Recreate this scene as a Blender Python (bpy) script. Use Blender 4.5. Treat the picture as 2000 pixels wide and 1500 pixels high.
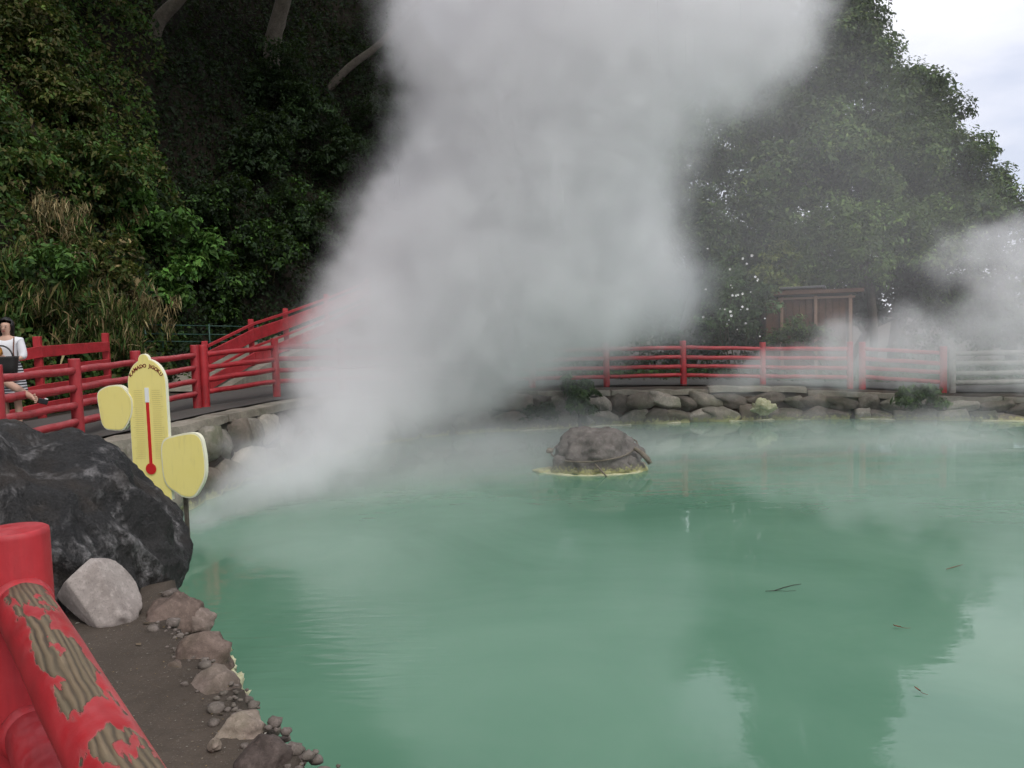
import bpy, bmesh, math, random
import numpy as np
from mathutils import Vector, Matrix, noise as mn

for o in list(bpy.data.objects):
    bpy.data.objects.remove(o)
sc = bpy.context.scene
COL = sc.collection

# ------------------------------------------------------------------ camera
EYE = Vector((0, 0, 1.35)); F = 1664.0
PITCH = math.radians(4.0); ROLL = math.radians(1.7)
cd = bpy.data.cameras.new('camera'); cam = bpy.data.objects.new('camera', cd)
COL.objects.link(cam); sc.camera = cam
cd.sensor_width = 36; cd.lens = 36 * F / 2000; cd.clip_start = 0.05; cd.clip_end = 3000
CM = Matrix.Rotation(math.pi / 2 - PITCH, 4, 'X') @ Matrix.Rotation(-ROLL, 4, 'Z')
cam.matrix_world = Matrix.Translation(EYE) @ CM
CR = CM.to_3x3()

# ------------------------------------------------------------------ world, sun, exposure
SUN_EL, SUN_AZ = math.radians(50), math.radians(148)      # azimuth clockwise from +Y
w = bpy.data.worlds.new('World'); sc.world = w; w.use_nodes = True
nt = w.node_tree; nt.nodes.clear()
wo = nt.nodes.new('ShaderNodeOutputWorld'); mixs = nt.nodes.new('ShaderNodeMixShader')
bg1 = nt.nodes.new('ShaderNodeBackground'); bg2 = nt.nodes.new('ShaderNodeBackground')
sky = nt.nodes.new('ShaderNodeTexSky'); sky.sky_type = 'NISHITA'; sky.sun_disc = False
sky.sun_elevation = SUN_EL; sky.sun_rotation = SUN_AZ
bg1.inputs[1].default_value = 0.12
nt.links.new(sky.outputs[0], bg1.inputs[0])
tc = nt.nodes.new('ShaderNodeTexCoord'); mp = nt.nodes.new('ShaderNodeMapping')
mp.inputs['Scale'].default_value = (1.0, 1.0, 3.2)
nz = nt.nodes.new('ShaderNodeTexNoise'); nz.inputs['Scale'].default_value = 2.6; nz.inputs['Detail'].default_value = 6; nz.inputs['Roughness'].default_value = 0.5
nt.links.new(tc.outputs['Generated'], mp.inputs[0]); nt.links.new(mp.outputs[0], nz.inputs['Vector'])
cr = nt.nodes.new('ShaderNodeValToRGB')
cr.color_ramp.elements[0].position = 0.36; cr.color_ramp.elements[0].color = (0.60, 0.63, 0.74, 1)
cr.color_ramp.elements[1].position = 0.74; cr.color_ramp.elements[1].color = (0.95, 0.95, 0.97, 1)
nt.links.new(nz.outputs[0], cr.inputs[0]); nt.links.new(cr.outputs[0], bg2.inputs[0])
bg2.inputs[1].default_value = 1.08
mr = nt.nodes.new('ShaderNodeMapRange'); mr.inputs[1].default_value = 0.28; mr.inputs[2].default_value = 0.45
mr.inputs[3].default_value = 0.75; mr.inputs[4].default_value = 1.0
nt.links.new(nz.outputs[0], mr.inputs[0]); nt.links.new(mr.outputs[0], mixs.inputs[0])
nt.links.new(bg1.outputs[0], mixs.inputs[1]); nt.links.new(bg2.outputs[0], mixs.inputs[2])
nt.links.new(mixs.outputs[0], wo.inputs[0])
sd = bpy.data.lights.new('sun', 'SUN'); sun = bpy.data.objects.new('sun', sd); COL.objects.link(sun)
sd.energy = 1.5; sd.angle = math.radians(20); sd.color = (1.0, 0.97, 0.92)
sdir = Vector((math.sin(SUN_AZ) * math.cos(SUN_EL), math.cos(SUN_AZ) * math.cos(SUN_EL), math.sin(SUN_EL)))
sun.rotation_euler = sdir.to_track_quat('Z', 'Y').to_euler()
sun.location = sdir * 50
vs = sc.view_settings
vs.view_transform = 'Standard'; vs.look = 'None'; vs.gamma = 1; vs.use_curve_mapping = False; vs.exposure = 0.27
cy = sc.cycles
cy.volume_bounces = 6; cy.max_bounces = 8; cy.diffuse_bounces = 2; cy.glossy_bounces = 2; cy.transmission_bounces = 3
cy.volume_step_rate = 4; cy.volume_max_steps = 512
cy.use_adaptive_sampling = True; cy.adaptive_threshold = 0.05; cy.use_denoising = True
cy.sample_clamp_indirect = 6

# ------------------------------------------------------------------ helpers
RNG = np.random.default_rng(7); random.seed(7)

def at(px, py, Y):
    d = CR @ Vector(((px - 1000) / F, -(py - 750) / F, -1)); return EYE + d * (Y / d.y)
def atz(px, py, z):
    d = CR @ Vector(((px - 1000) / F, -(py - 750) / F, -1)); return EYE + d * ((z - EYE.z) / d.z)

def tag(o, label=None, cat=None, group=None, kind=None):
    if label: o['label'] = label
    if cat: o['category'] = cat
    if group: o['group'] = group
    if kind: o['kind'] = kind
    return o
def empty(name, loc=(0, 0, 0), rz=0.0):
    o = bpy.data.objects.new(name, None); COL.objects.link(o); o.location = loc; o.rotation_euler.z = rz
    o.empty_display_size = 0.1; return o
def thing(name, label, cat, loc=(0, 0, 0), rz=0.0, group=None):
    return tag(empty(name, loc, rz), label, cat, group)
def link(name, me, mat=None, parent=None, mw=None):
    o = bpy.data.objects.new(name, me); COL.objects.link(o)
    if mat is not None and len(me.materials) == 0: me.materials.append(mat)
    if parent is not None:
        o.parent = parent
        # world placement: mw is given in world space
        pm = parent_world(parent)
        o.matrix_local = pm.inverted() @ (mw if mw is not None else Matrix.Identity(4))
    elif mw is not None:
        o.matrix_world = mw
    return o
def parent_world(p):
    m = p.matrix_local.copy() if p.type != 'EMPTY' else Matrix.LocRotScale(p.location, p.rotation_euler, p.scale)
    return (parent_world(p.parent) @ m) if p.parent else m
def mesh(name, v, f, smooth=False):
    me = bpy.data.meshes.new(name); me.from_pydata([tuple(x) for x in v], [], f)
    if smooth: me.shade_smooth()
    return me
def boxmesh(name, sx, sy, sz, bev=0.006, off=(0, 0, 0)):
    bm = bmesh.new(); bmesh.ops.create_cube(bm, size=1)
    for v in bm.verts: v.co = Vector((v.co.x * sx + off[0], v.co.y * sy + off[1], v.co.z * sz + off[2]))
    if bev: bmesh.ops.bevel(bm, geom=bm.edges[:], offset=bev, segments=1, affect='EDGES')
    me = bpy.data.meshes.new(name); bm.to_mesh(me); bm.free(); return me
def axis_mw(a, b, up=Vector((0, 0, 1))):
    """frame at a with local Z towards b, local Y as near to up as possible"""
    a = Vector(a); z = (Vector(b) - a).normalized(); x = up.cross(z)
    x = Vector((1, 0, 0)) if x.length < 1e-4 else x.normalized()
    y = z.cross(x); m = Matrix((x, y, z)).transposed().to_4x4(); return Matrix.Translation(a) @ m
def tube_mesh(name, pts, rad, n=10, wob=0.0, seed=0, cap=True):
    pts = [Vector(p) for p in pts]; rad = rad if hasattr(rad, '__len__') else [rad] * len(pts)
    V = []; Fc = []; prev = None
    for i, p in enumerate(pts):
        t = (pts[min(i + 1, len(pts) - 1)] - pts[max(i - 1, 0)]).normalized()
        if prev is None: x = t.orthogonal().normalized()
        else:
            x = prev - t * prev.dot(t); x.normalize()
        prev = x; y = t.cross(x)
        for k in range(n):
            a = 2 * math.pi * k / n
            r = rad[i] * (1 + wob * mn.noise(Vector((math.cos(a) * 2 + seed * 3.1, math.sin(a) * 2, i * 0.7))))
            V.append(p + (x * math.cos(a) + y * math.sin(a)) * r)
    for i in range(len(pts) - 1):
        for k in range(n):
            Fc.append((i * n + k, i * n + (k + 1) % n, (i + 1) * n + (k + 1) % n, (i + 1) * n + k))
    if cap:
        Fc.append(tuple(range(n - 1, -1, -1))); Fc.append(tuple(range((len(pts) - 1) * n, len(pts) * n)))
    me = mesh(name, V, Fc); me.polygons.foreach_set('use_smooth', [len(f) == 4 for f in Fc]); return me
def rock_mesh(name, seed, sub=3, rad=(1, 1, 1), amp=0.25, fine=0.05, cuts=5, freq=1.1):
    rnd = random.Random(seed); bm = bmesh.new(); bmesh.ops.create_icosphere(bm, subdivisions=sub, radius=1)
    pl = []
    for _ in range(cuts):
        d = Vector((rnd.gauss(0, 1), rnd.gauss(0, 1), rnd.gauss(0, 1))).normalized(); pl.append((d, rnd.uniform(0.55, 0.85)))
    so = Vector((seed * 7.3, seed * 1.7, seed * 3.9))
    for v in bm.verts:
        p = v.co.copy(); q = p * freq + so
        r = 1 + amp * mn.fractal(q, 0.9, 2.0, 4) + fine * mn.fractal(q * 5, 0.8, 2.0, 3)
        p *= r
        for d, h in pl:
            e = p.dot(d) - h
            if e > 0: p -= d * e * 0.85
        v.co = Vector((p.x * rad[0], p.y * rad[1], p.z * rad[2]))
    me = bpy.data.meshes.new(name); bm.to_mesh(me); bm.free(); me.shade_smooth(); return me

# ------------------------------------------------------------------ materials
class NT:
    def __init__(s, name):
        s.m = bpy.data.materials.new(name); s.m.use_nodes = True; s.t = s.m.node_tree
        s.n = s.t.nodes; s.l = s.t.links; s.b = s.n['Principled BSDF']; s.out = s.n['Material Output']
    def coord(s, kind='Object', scale=(1, 1, 1)):
        c = s.n.new('ShaderNodeTexCoord').outputs[kind]
        m = s.n.new('ShaderNodeMapping'); m.inputs['Scale'].default_value = scale; s.l.new(c, m.inputs[0]); return m.outputs[0]
    def noise(s, vec, scale, detail=4, rough=0.55, dist=0.0, color=False):
        n = s.n.new('ShaderNodeTexNoise'); n.inputs['Scale'].default_value = scale; n.inputs['Detail'].default_value = detail
        n.inputs['Roughness'].default_value = rough; n.inputs['Distortion'].default_value = dist; s.l.new(vec, n.inputs['Vector'])
        return n.outputs['Color' if color else 'Fac']
    def ramp(s, fac, *stops):
        r = s.n.new('ShaderNodeValToRGB'); e = r.color_ramp.elements
        while len(e) < len(stops): e.new(0.5)
        for k, (p, c) in enumerate(stops):
            e[k].position = p; e[k].color = (*c, 1) if len(c) == 3 else c
        s.l.new(fac, r.inputs[0]); return r.outputs[0]
    def rng(s, fac, a, b, c=0.0, d=1.0, smooth=False):
        r = s.n.new('ShaderNodeMapRange'); s.l.new(fac, r.inputs[0])
        if smooth: r.interpolation_type = 'SMOOTHSTEP'
        for k, x in enumerate((a, b, c, d)): r.inputs[k + 1].default_value = x
        return r.outputs[0]
    def math(s, op, a, b=0.0):
        n = s.n.new('ShaderNodeMath'); n.operation = op
        for k, x in enumerate((a, b)):
            if isinstance(x, (int, float)): n.inputs[k].default_value = x
            else: s.l.new(x, n.inputs[k])
        return n.outputs[0]
    def mix(s, fac, a, b, blend='MIX'):
        n = s.n.new('ShaderNodeMix'); n.data_type = 'RGBA'; n.blend_type = blend
        for k, x in ((0, fac), (6, a), (7, b)):
            if isinstance(x, (int, float)): n.inputs[k].default_value = x
            elif isinstance(x, tuple): n.inputs[k].default_value = (*x, 1)
            else: s.l.new(x, n.inputs[k])
        return n.outputs[2]
    def set(s, **kw):
        nm = dict(color='Base Color', rough='Roughness', spec='Specular IOR Level', ior='IOR', metal='Metallic', coat='Coat Weight')
        for k, x in kw.items():
            i = s.b.inputs[nm[k]]
            if isinstance(x, tuple): i.default_value = (*x, 1)
            elif isinstance(x, (int, float)): i.default_value = x
            else: s.l.new(x, i)
        return s
    def bump(s, h, strength=0.5, dist=0.02, prev=None):
        b = s.n.new('ShaderNodeBump'); b.inputs['Strength'].default_value = strength; b.inputs['Distance'].default_value = dist
        s.l.new(h, b.inputs['Height'])
        if prev: s.l.new(prev, b.inputs['Normal'])
        s.l.new(b.outputs[0], s.b.inputs['Normal']); return b.outputs[0]
    def sep(s, vec, k):
        n = s.n.new('ShaderNodeSeparateXYZ'); s.l.new(vec, n.inputs[0]); return n.outputs[k]
    def normal_z(s):
        return s.sep(s.n.new('ShaderNodeNewGeometry').outputs['Normal'], 2)
    def pos(s): return s.n.new('ShaderNodeNewGeometry').outputs['Position']

def plain(name, col, rough=0.6, var=0.12, scale=6, spec=0.4):
    k = NT(name); n = k.noise(k.coord(), scale, 5)
    k.set(color=k.mix(n, tuple(c * (1 - var) for c in col), tuple(min(1, c * (1 + var)) for c in col)), rough=rough, spec=spec)
    k.bump(n, 0.15, 0.005); return k.m

def red_paint(name, worn=0.0, dark=1.0, fade=0.25, dirt=0.35):
    k = NT(name); c = k.coord()
    n1 = k.noise(c, 5, 5); n2 = k.noise(c, 28, 4)
    red = k.ramp(n1, (0.3, (0.27 * dark, 0.012, 0.015)), (0.5, (0.41 * dark, 0.016, 0.022)), (0.62, (0.46 * dark, 0.024, 0.03)), (0.8, (0.50 * dark, 0.06, 0.065)))
    # sun-bleached, chalky film on upward faces
    nz_ = k.normal_z()
    ch = k.math('MULTIPLY', k.rng(nz_, 0.1, 0.95), k.rng(n2, 0.35, 0.75, 0, fade))
    red = k.mix(ch, red, (0.50, 0.22, 0.22))
    gr = k.noise(k.coord(scale=(7, 7, 2)), 1, 6, 0.7)
    br_ = k.noise(k.coord(scale=(45, 45, 2.5)), 1, 4, 0.6)
    red = k.mix(k.rng(br_, 0.35, 0.75, 0, 0.45), red, (0.20, 0.014, 0.018))
    red = k.mix(k.rng(gr, 0.5, 0.72, 0, dirt), red, (0.10, 0.022, 0.02))
    h = k.math('ADD', k.noise(k.coord(scale=(30, 30, 6)), 1, 4), k.math('MULTIPLY', k.noise(c, 160, 3, 0.7), 0.35))
    if worn > 0:
        cs = k.coord(scale=(32, 32, 8)); a = k.noise(cs, 1.0, 5, 0.5, 0.2)
        m = k.math('ADD', a, k.rng(nz_, 0.1, 0.95, -0.22, worn * 0.062))
        peel = k.rng(m, 0.545, 0.56)
        wv = k.n.new('ShaderNodeTexWave'); wv.bands_direction = 'X'; wv.inputs['Scale'].default_value = 20
        wv.inputs['Distortion'].default_value = 11; wv.inputs['Detail'].default_value = 3; wv.inputs['Detail Scale'].default_value = 0.55
        k.l.new(k.coord(scale=(1.6, 1.0, 0.35)), wv.inputs['Vector'])
        wood = k.ramp(wv.outputs['Fac'], (0.05, (0.042, 0.029, 0.018)), (0.3, (0.13, 0.088, 0.05)), (0.7, (0.21, 0.15, 0.088)))
        strk = k.noise(k.coord(scale=(70, 70, 3)), 1, 5, 0.7)
        wood = k.mix(k.rng(strk, 0.3, 0.7, 0.0, 0.85), wood, k.ramp(strk, (0.3, (0.05, 0.036, 0.022)), (0.55, (0.14, 0.098, 0.058)), (0.7, (0.26, 0.195, 0.12))))
        grit = k.noise(k.coord(scale=(60, 60, 12)), 1, 3)
        wood = k.mix(k.rng(grit, 0.4, 0.7, 0, 0.5), wood, (0.10, 0.085, 0.05))
        edge = k.math('MULTIPLY', k.rng(m, 0.505, 0.545), k.math('SUBTRACT', 1.0, peel))
        red = k.mix(k.math('MULTIPLY', edge, 0.7), red, (0.36, 0.085, 0.08))
        k.set(color=k.mix(peel, red, wood), rough=k.math('ADD', k.math('MULTIPLY', peel, 0.35), 0.42))
        hh = k.math('ADD', k.math('MULTIPLY', h, 0.25), k.math('SUBTRACT', k.math('MULTIPLY', k.math('MULTIPLY', wv.outputs['Fac'], peel), 0.5), k.math('MULTIPLY', peel, 0.9)))
        k.bump(hh, 0.6, 0.006)
    else:
        chips = k.rng(k.noise(k.coord(scale=(9, 9, 3)), 1, 6, 0.65), 0.64, 0.655)
        k.set(color=k.mix(k.math('MULTIPLY', chips, 0.75), red, (0.09, 0.05, 0.04)), rough=k.rng(n2, 0.3, 0.7, 0.45, 0.72))
        k.bump(k.math('SUBTRACT', h, k.math('MULTIPLY', chips, 0.5)), 0.35, 0.004)
    return k.m

def stone_mat(name, a, b, crust=None, scale=3.0, moss=0.0, bumpd=0.03, varied=False):
    k = NT(name); c = k.coord(); w_ = k.pos()
    n1 = k.noise(w_, scale, 6, 0.65, 0.4); n2 = k.noise(w_, scale * 6, 5, 0.6); n3 = k.noise(w_, scale * 25, 3)
    col = k.mix(k.rng(n1, 0.3, 0.7), a, b)
    col = k.mix(k.rng(n2, 0.5, 0.75, 0, 0.5), col, tuple(min(1, x * 1.5) for x in b))
    col = k.mix(k.rng(n3, 0.55, 0.7, 0, 0.35), col, tuple(x * 0.35 for x in a))
    if moss:
        g = k.math('MULTIPLY', k.rng(k.noise(w_, 2.2, 4), 0.5, 0.62), moss)
        col = k.mix(g, col, (0.045, 0.06, 0.02))
    rn = k.n.new('ShaderNodeObjectInfo').outputs['Random']
    if varied: col = k.mix(1.0, col, k.ramp(rn, (0.0, (0.45, 0.43, 0.42)), (0.35, (0.8, 0.72, 0.66)), (0.7, (1.1, 1.08, 1.02)), (1.0, (1.75, 1.7, 1.6))), 'MULTIPLY')
    if crust:
        z = k.sep(w_, 2); h = k.math('ADD', z, k.rng(n2, 0.2, 0.8, -0.10, 0.10))
        cf = k.rng(h, crust + 0.10, crust + 0.02)
        col = k.mix(k.math('MULTIPLY', cf, 0.8), col, (0.42, 0.41, 0.17))
    k.set(color=col, rough=0.85, spec=0.25)
    b1 = k.bump(n1, 0.5, bumpd); b2 = k.bump(n2, 0.6, bumpd * 0.4, b1); k.bump(n3, 0.5, bumpd * 0.12, b2)
    return k.m

def leaf_mat(name, rough=0.58, trans=0.25):
    k = NT(name); a = k.n.new('ShaderNodeVertexColor'); a.layer_name = 'tint'
    k.set(color=a.outputs[0], rough=rough, spec=0.2)
    tr = k.n.new('ShaderNodeBsdfTranslucent'); k.l.new(k.mix(0.5, a.outputs[0], (0.10, 0.16, 0.02)), tr.inputs[0])
    ms = k.n.new('ShaderNodeMixShader'); ms.inputs[0].default_value = trans
    k.l.new(k.b.outputs[0], ms.inputs[1]); k.l.new(tr.outputs[0], ms.inputs[2]); k.l.new(ms.outputs[0], k.out.inputs[0]); return k.m

MAT = {}
MAT['red'] = red_paint('red_painted_wood')
MAT['red_old'] = red_paint('weathered_red_log', 0, 0.8, 0.95, 0.55)
MAT['red_far'] = red_paint('red_painted_log', 0, 0.95, 0.15)
MAT['red_flat'] = red_paint('red_painted_board', 0, 0.95, 0.05)
MAT['red_worn'] = red_paint('peeling_red_paint', 1.0)
MAT['bark'] = stone_mat('bark', (0.05, 0.042, 0.034), (0.12, 0.10, 0.08), scale=4)
MAT['brightened_bark'] = stone_mat('brightened_bark', (0.085, 0.07, 0.055), (0.18, 0.155, 0.125), scale=4)  # bark colour lightened to offset the shade the slope trunks stand in
MAT['stem'] = plain('green_brown_stem', (0.07, 0.065, 0.03), 0.8)
MAT['leaf'] = leaf_mat('leaf'); MAT['dry'] = leaf_mat('dry_leaf', 0.75, 0.15)
MAT['pale_stone'] = stone_mat('pale_grey_stone', (0.19, 0.160, 0.142), (0.36, 0.315, 0.285), scale=5, bumpd=0.012)
MAT['wall_stone'] = stone_mat('wall_stone', (0.10, 0.092, 0.08), (0.24, 0.22, 0.19), crust=-0.75, scale=2.6, moss=0.5, varied=True)
MAT['bank_stone'] = stone_mat('bank_stone', (0.085, 0.066, 0.056), (0.23, 0.185, 0.165), scale=7, moss=0.25, bumpd=0.015, varied=True)
MAT['pond_rock'] = stone_mat('pond_rock', (0.075, 0.068, 0.06), (0.17, 0.15, 0.135), crust=-0.75, scale=5, bumpd=0.02)
MAT['concrete'] = stone_mat('weathered_concrete', (0.17, 0.15, 0.12), (0.29, 0.26, 0.21), scale=1.6, moss=0.25, bumpd=0.012)
MAT['mortar'] = stone_mat('dark_mortar', (0.04, 0.037, 0.032), (0.09, 0.083, 0.07), crust=-0.75, scale=3, moss=0.6)
MAT['crust'] = stone_mat('sulphur_crust', (0.27, 0.26, 0.11), (0.56, 0.54, 0.38), scale=14, bumpd=0.015)

# ------------------------------------------------------------------ layout of the place
WATER = -0.75
fence_px = [(3, 905, 7.95), (155, 862, 9.5), (272, 826, 11.2), (386, 797, 12.85)]
LEFT = [at(*p) for p in fence_px]
MID = [at(402, 794, 13.0), at(541, 770, 14.45), Vector((-3.15, 15.75, 0.24)), Vector((-2.2, 16.75, 0.16)), Vector((-1.05, 17.25, 0.10)),
       at(1040, 760, 17.4), at(1185, 757, 17.7), at(1335, 753, 18.0), at(1490, 755, 18.0), at(1660, 757, 17.6)]
RIGHT = [at(1684, 757, 17.5), at(1842, 768, 16.9)]
NEARP = Vector((-0.972, 1.625, 0.0))
COPE = [(-4.95, 6.6, 0.1), (-4.5, 7.6, 0.17), (-4.38, 8.8, 0.2), (-4.2, 10.2, 0.21), (-3.95, 12.2, 0.22), (-3.5, 13.9, 0.24), (-2.75, 15.3, 0.2),
        (-1.8, 16.3, 0.14), (-0.6, 16.85, 0.08), (0.5, 17.02, 0.03), (2.0, 17.3, 0.0), (3.7, 17.5, -0.05), (5.4, 17.5, -0.10),
        (7.0, 17.2, -0.16), (8.6, 16.5, -0.25), (10.5, 15.7, -0.3), (13, 14.4, -0.3), (16, 12, -0.3)]
NEAR_EDGE = [(7.0, -0.6), (2.6, 1.5), (0.6, 1.95), (-0.1, 2.2), (-0.62, 2.6), (-0.95, 3.0), (-1.12, 3.3), (-1.36, 3.62), (-1.6, 3.95), (-1.75, 4.4),
             (-2.3, 5.3), (-3.0, 6.0), (-4.2, 6.3)]
POND = np.array([(x, y) for x, y, z in COPE] + [(18, 6), (14, 0)] + NEAR_EDGE)
FOOT = [(-9.3, -6), (-8.9, 3), (-8.2, 8), (-7.5, 12), (-7.0, 16), (-6.0, 19.5), (-3.2, 22.3), (1, 24.0), (3.4, 27), (4.5, 40), (5, 60)]
HILL = np.array(FOOT + [(-70, 60), (-70, -6)])

def seg_dist(P, A, B):
    d = B - A; t = np.clip(((P - A) @ d) / (d @ d), 0, 1); return np.linalg.norm(P - (A + t[:, None] * d), axis=1)
def inside(P, poly):
    r = np.zeros(len(P), bool); n = len(poly)
    for i in range(n):
        a, b = poly[i], poly[(i + 1) % n]
        c = ((a[1] > P[:, 1]) != (b[1] > P[:, 1])); x = (b[0] - a[0]) * (P[:, 1] - a[1]) / (b[1] - a[1] + 1e-12) + a[0]
        r ^= c & (P[:, 0] < x)
    return r
def sdf(P, poly, last=None):
    m = last if last else len(poly); d = np.full(len(P), 1e9)
    for i in range(m): d = np.minimum(d, seg_dist(P, poly[i], poly[(i + 1) % len(poly)]))
    return np.where(inside(P, poly), d, -d)
def sstep(a, b, x):
    t = np.clip((x - a) / (b - a), 0, 1); return t * t * (3 - 2 * t)
def vnoise(P, s, seed=0.0):
    x, y = P[:, 0] * s + seed, P[:, 1] * s - seed
    return (np.sin(x * 1.3 + np.sin(y * 1.7)) + np.sin(y * 1.9 + np.sin(x * 2.3 + 1.1)) + 0.5 * np.sin(3.1 * x + 2.7 * y)) / 2.5
def level(P):
    x, y = P[:, 0], P[:, 1]
    base = sstep(5.5, 8.5, y) * 0.2
    far = np.interp(x, [-4.5, -2, 0, 2, 5.4, 8.8], [0.24, 0.16, 0.06, 0.0, -0.10, -0.27])
    k = sstep(12.5, 16, y); return base * (1 - k) + far * k
def height(P):
    h = level(P) + 0.012 * vnoise(P, 1.1) + 0.006 * vnoise(P, 4.0, 3)
    dh = sdf(P, HILL, len(FOOT) - 1); up = np.clip(dh, 0, None)
    h = h + np.minimum(up * 1.75, 15 + up * 0.1) + sstep(0, 2, up) * (0.35 * vnoise(P, 0.9) + 0.15 * vnoise(P, 2.6, 2))
    dp = sdf(P, POND); h = np.where(dp > 0, np.maximum(h - dp * 6.0, -1.6), h)
    return h
def hz(x, y): return float(height(np.array([(x, y)], float))[0])

def pad(a, b, fine, far):
    m = np.arange(a, b + fine / 2, fine); g = []
    s = fine
    x = b
    while x < far: s *= 1.45; x += s; g.append(x)
    lo = []; s = fine; x = a
    while x > -far: s *= 1.45; x -= s; lo.append(x)
    return np.array(lo[::-1] + list(m) + g)
gx, gy = pad(-12, 14, 0.12, 900), pad(0, 26, 0.12, 900)
X, Y = np.meshgrid(gx, gy); P2 = np.stack([X.ravel(), Y.ravel()], 1); Z = height(P2)
V = np.column_stack([P2, Z]); nx, ny = len(gx), len(gy)
idx = np.arange(nx * ny).reshape(ny, nx)
Q = np.stack([idx[:-1, :-1].ravel(), idx[:-1, 1:].ravel(), idx[1:, 1:].ravel(), idx[1:, :-1].ravel()], 1)
def fast_mesh(name, V, Q):
    me = bpy.data.meshes.new(name); k = Q.shape[1]
    me.vertices.add(len(V)); me.vertices.foreach_set('co', np.ascontiguousarray(V, np.float32).ravel())
    me.loops.add(Q.size); me.loops.foreach_set('vertex_index', np.ascontiguousarray(Q, np.int32).ravel())
    me.polygons.add(len(Q)); me.polygons.foreach_set('loop_start', np.arange(0, Q.size, k, dtype=np.int32))
    me.update(calc_edges=True); return me
k = NT('bank_soil'); p = k.pos()
n1 = k.noise(p, 1.4, 5); n2 = k.noise(p, 22, 5, 0.7); n3 = k.noise(p, 120, 3, 0.7)
soil = k.mix(k.rng(n1, 0.35, 0.65), (0.052, 0.040, 0.030), (0.088, 0.068, 0.052))
soil = k.mix(k.rng(n2, 0.4, 0.7, 0, 0.5), soil, (0.045, 0.036, 0.028))
soil = k.mix(k.rng(n3, 0.62, 0.70, 0, 0.7), soil, (0.24, 0.21, 0.18))
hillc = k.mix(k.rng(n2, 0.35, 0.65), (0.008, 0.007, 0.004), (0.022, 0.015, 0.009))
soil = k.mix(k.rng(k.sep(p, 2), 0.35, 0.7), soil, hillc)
k.set(color=soil, rough=0.9, spec=0.25)
b1 = k.bump(n2, 0.5, 0.02); k.bump(n3, 0.5, 0.006, b1)
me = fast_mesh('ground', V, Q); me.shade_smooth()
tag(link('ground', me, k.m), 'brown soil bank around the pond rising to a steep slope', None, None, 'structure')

# water --------------------------------------------------------------
k = NT('milky_green_water'); p = k.pos()
n1 = k.noise(p, 0.4, 5, 0.6, 0.8)
k.set(color=k.mix(k.rng(n1, 0.3, 0.7), (0.086, 0.194, 0.124), (0.130, 0.250, 0.170)), rough=0.03, ior=1.42, spec=0.5)
rip = k.n.new('ShaderNodeMapping'); rip.inputs['Rotation'].default_value = (0, 0, 0.35); rip.inputs['Scale'].default_value = (0.9, 3.0, 1)
k.l.new(p, rip.inputs[0])
r1 = k.noise(rip.outputs[0], 1.3, 3, 0.5, 0.3); r2 = k.noise(p, 7, 2, 0.5)
b1 = k.bump(r1, 0.022, 0.10); b2 = k.bump(r2, 0.02, 0.02, b1)
def near(pt, r0, r1_):
    n = k.n.new('ShaderNodeVectorMath'); n.operation = 'DISTANCE'; k.l.new(p, n.inputs[0]); n.inputs[1].default_value = pt; return k.rng(n.outputs['Value'], r0, r1_, 1.0, 0.0, True)
rm = k.n.new('ShaderNodeMapping'); rm.inputs['Rotation'].default_value = (0, 0, 0.12); rm.inputs['Scale'].default_value = (0.35, 1.6, 1); k.l.new(p, rm.inputs[0])
rw = k.noise(rm.outputs[0], 6.5, 2, 0.4, 0.5); b3 = k.bump(k.math('MULTIPLY', rw, near((-1.7, 5.6, WATER), 0.2, 2.0)), 0.09, 0.08, b2)
wv = [(-5.5, -2, WATER), (20, -2, WATER), (20, 19, WATER), (-5.5, 19, WATER)]
tag(link('water', mesh('water', wv, [(0, 1, 2, 3)]), k.m), 'milky jade green hot spring pond', None, None, 'structure')

# path behind the fence ------------------------------------------------
def offset_line(pts, d):
    pts = [Vector(p[:2]) for p in pts]; out = []
    for i, p in enumerate(pts):
        t = (pts[min(i + 1, len(pts) - 1)] - pts[max(i - 1, 0)]).normalized(); out.append(p + Vector((-t.y, t.x)) * d)
    return out
def strip(name, pts, d0, d1, dz, n, mat):
    A = offset_line(pts, d0); V = []; Fc = []
    cols = np.linspace(d0, d1, n)
    rows = [offset_line(pts, d) for d in cols]
    flat = np.array([(q.x, q.y) for r in rows for q in r]); zz = level(flat) + dz
    V = np.column_stack([flat, zz]); m = len(pts)
    for i in range(n - 1):
        for j in range(m - 1): Fc.append((i * m + j, i * m + j + 1, (i + 1) * m + j + 1, (i + 1) * m + j))
    return link(name, mesh(name, V, Fc, True), mat)
def dense(pts, k=4):
    out = []
    for i in range(len(pts) - 1):
        a, b = Vector(pts[i]), Vector(pts[i + 1])
        for j in range(k): out.append(a.lerp(b, j / k))
    out.append(Vector(pts[-1])); return out
k = NT('dark_path'); p = k.pos(); n1 = k.noise(p, 2, 5); n2 = k.noise(p, 60, 3, 0.7)
k.set(color=k.mix(k.rng(n2, 0.4, 0.7, 0, 0.6), k.mix(n1, (0.05, 0.045, 0.04), (0.085, 0.078, 0.07)), (0.13, 0.12, 0.11)), rough=0.85, spec=0.3)
k.bump(n2, 0.4, 0.006)
tag(strip('path', dense(COPE[1:]), 0.33, 2.6, 0.03, 6, k.m), 'dark walkway between the red fence and the slope', None, None, 'structure')

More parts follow.
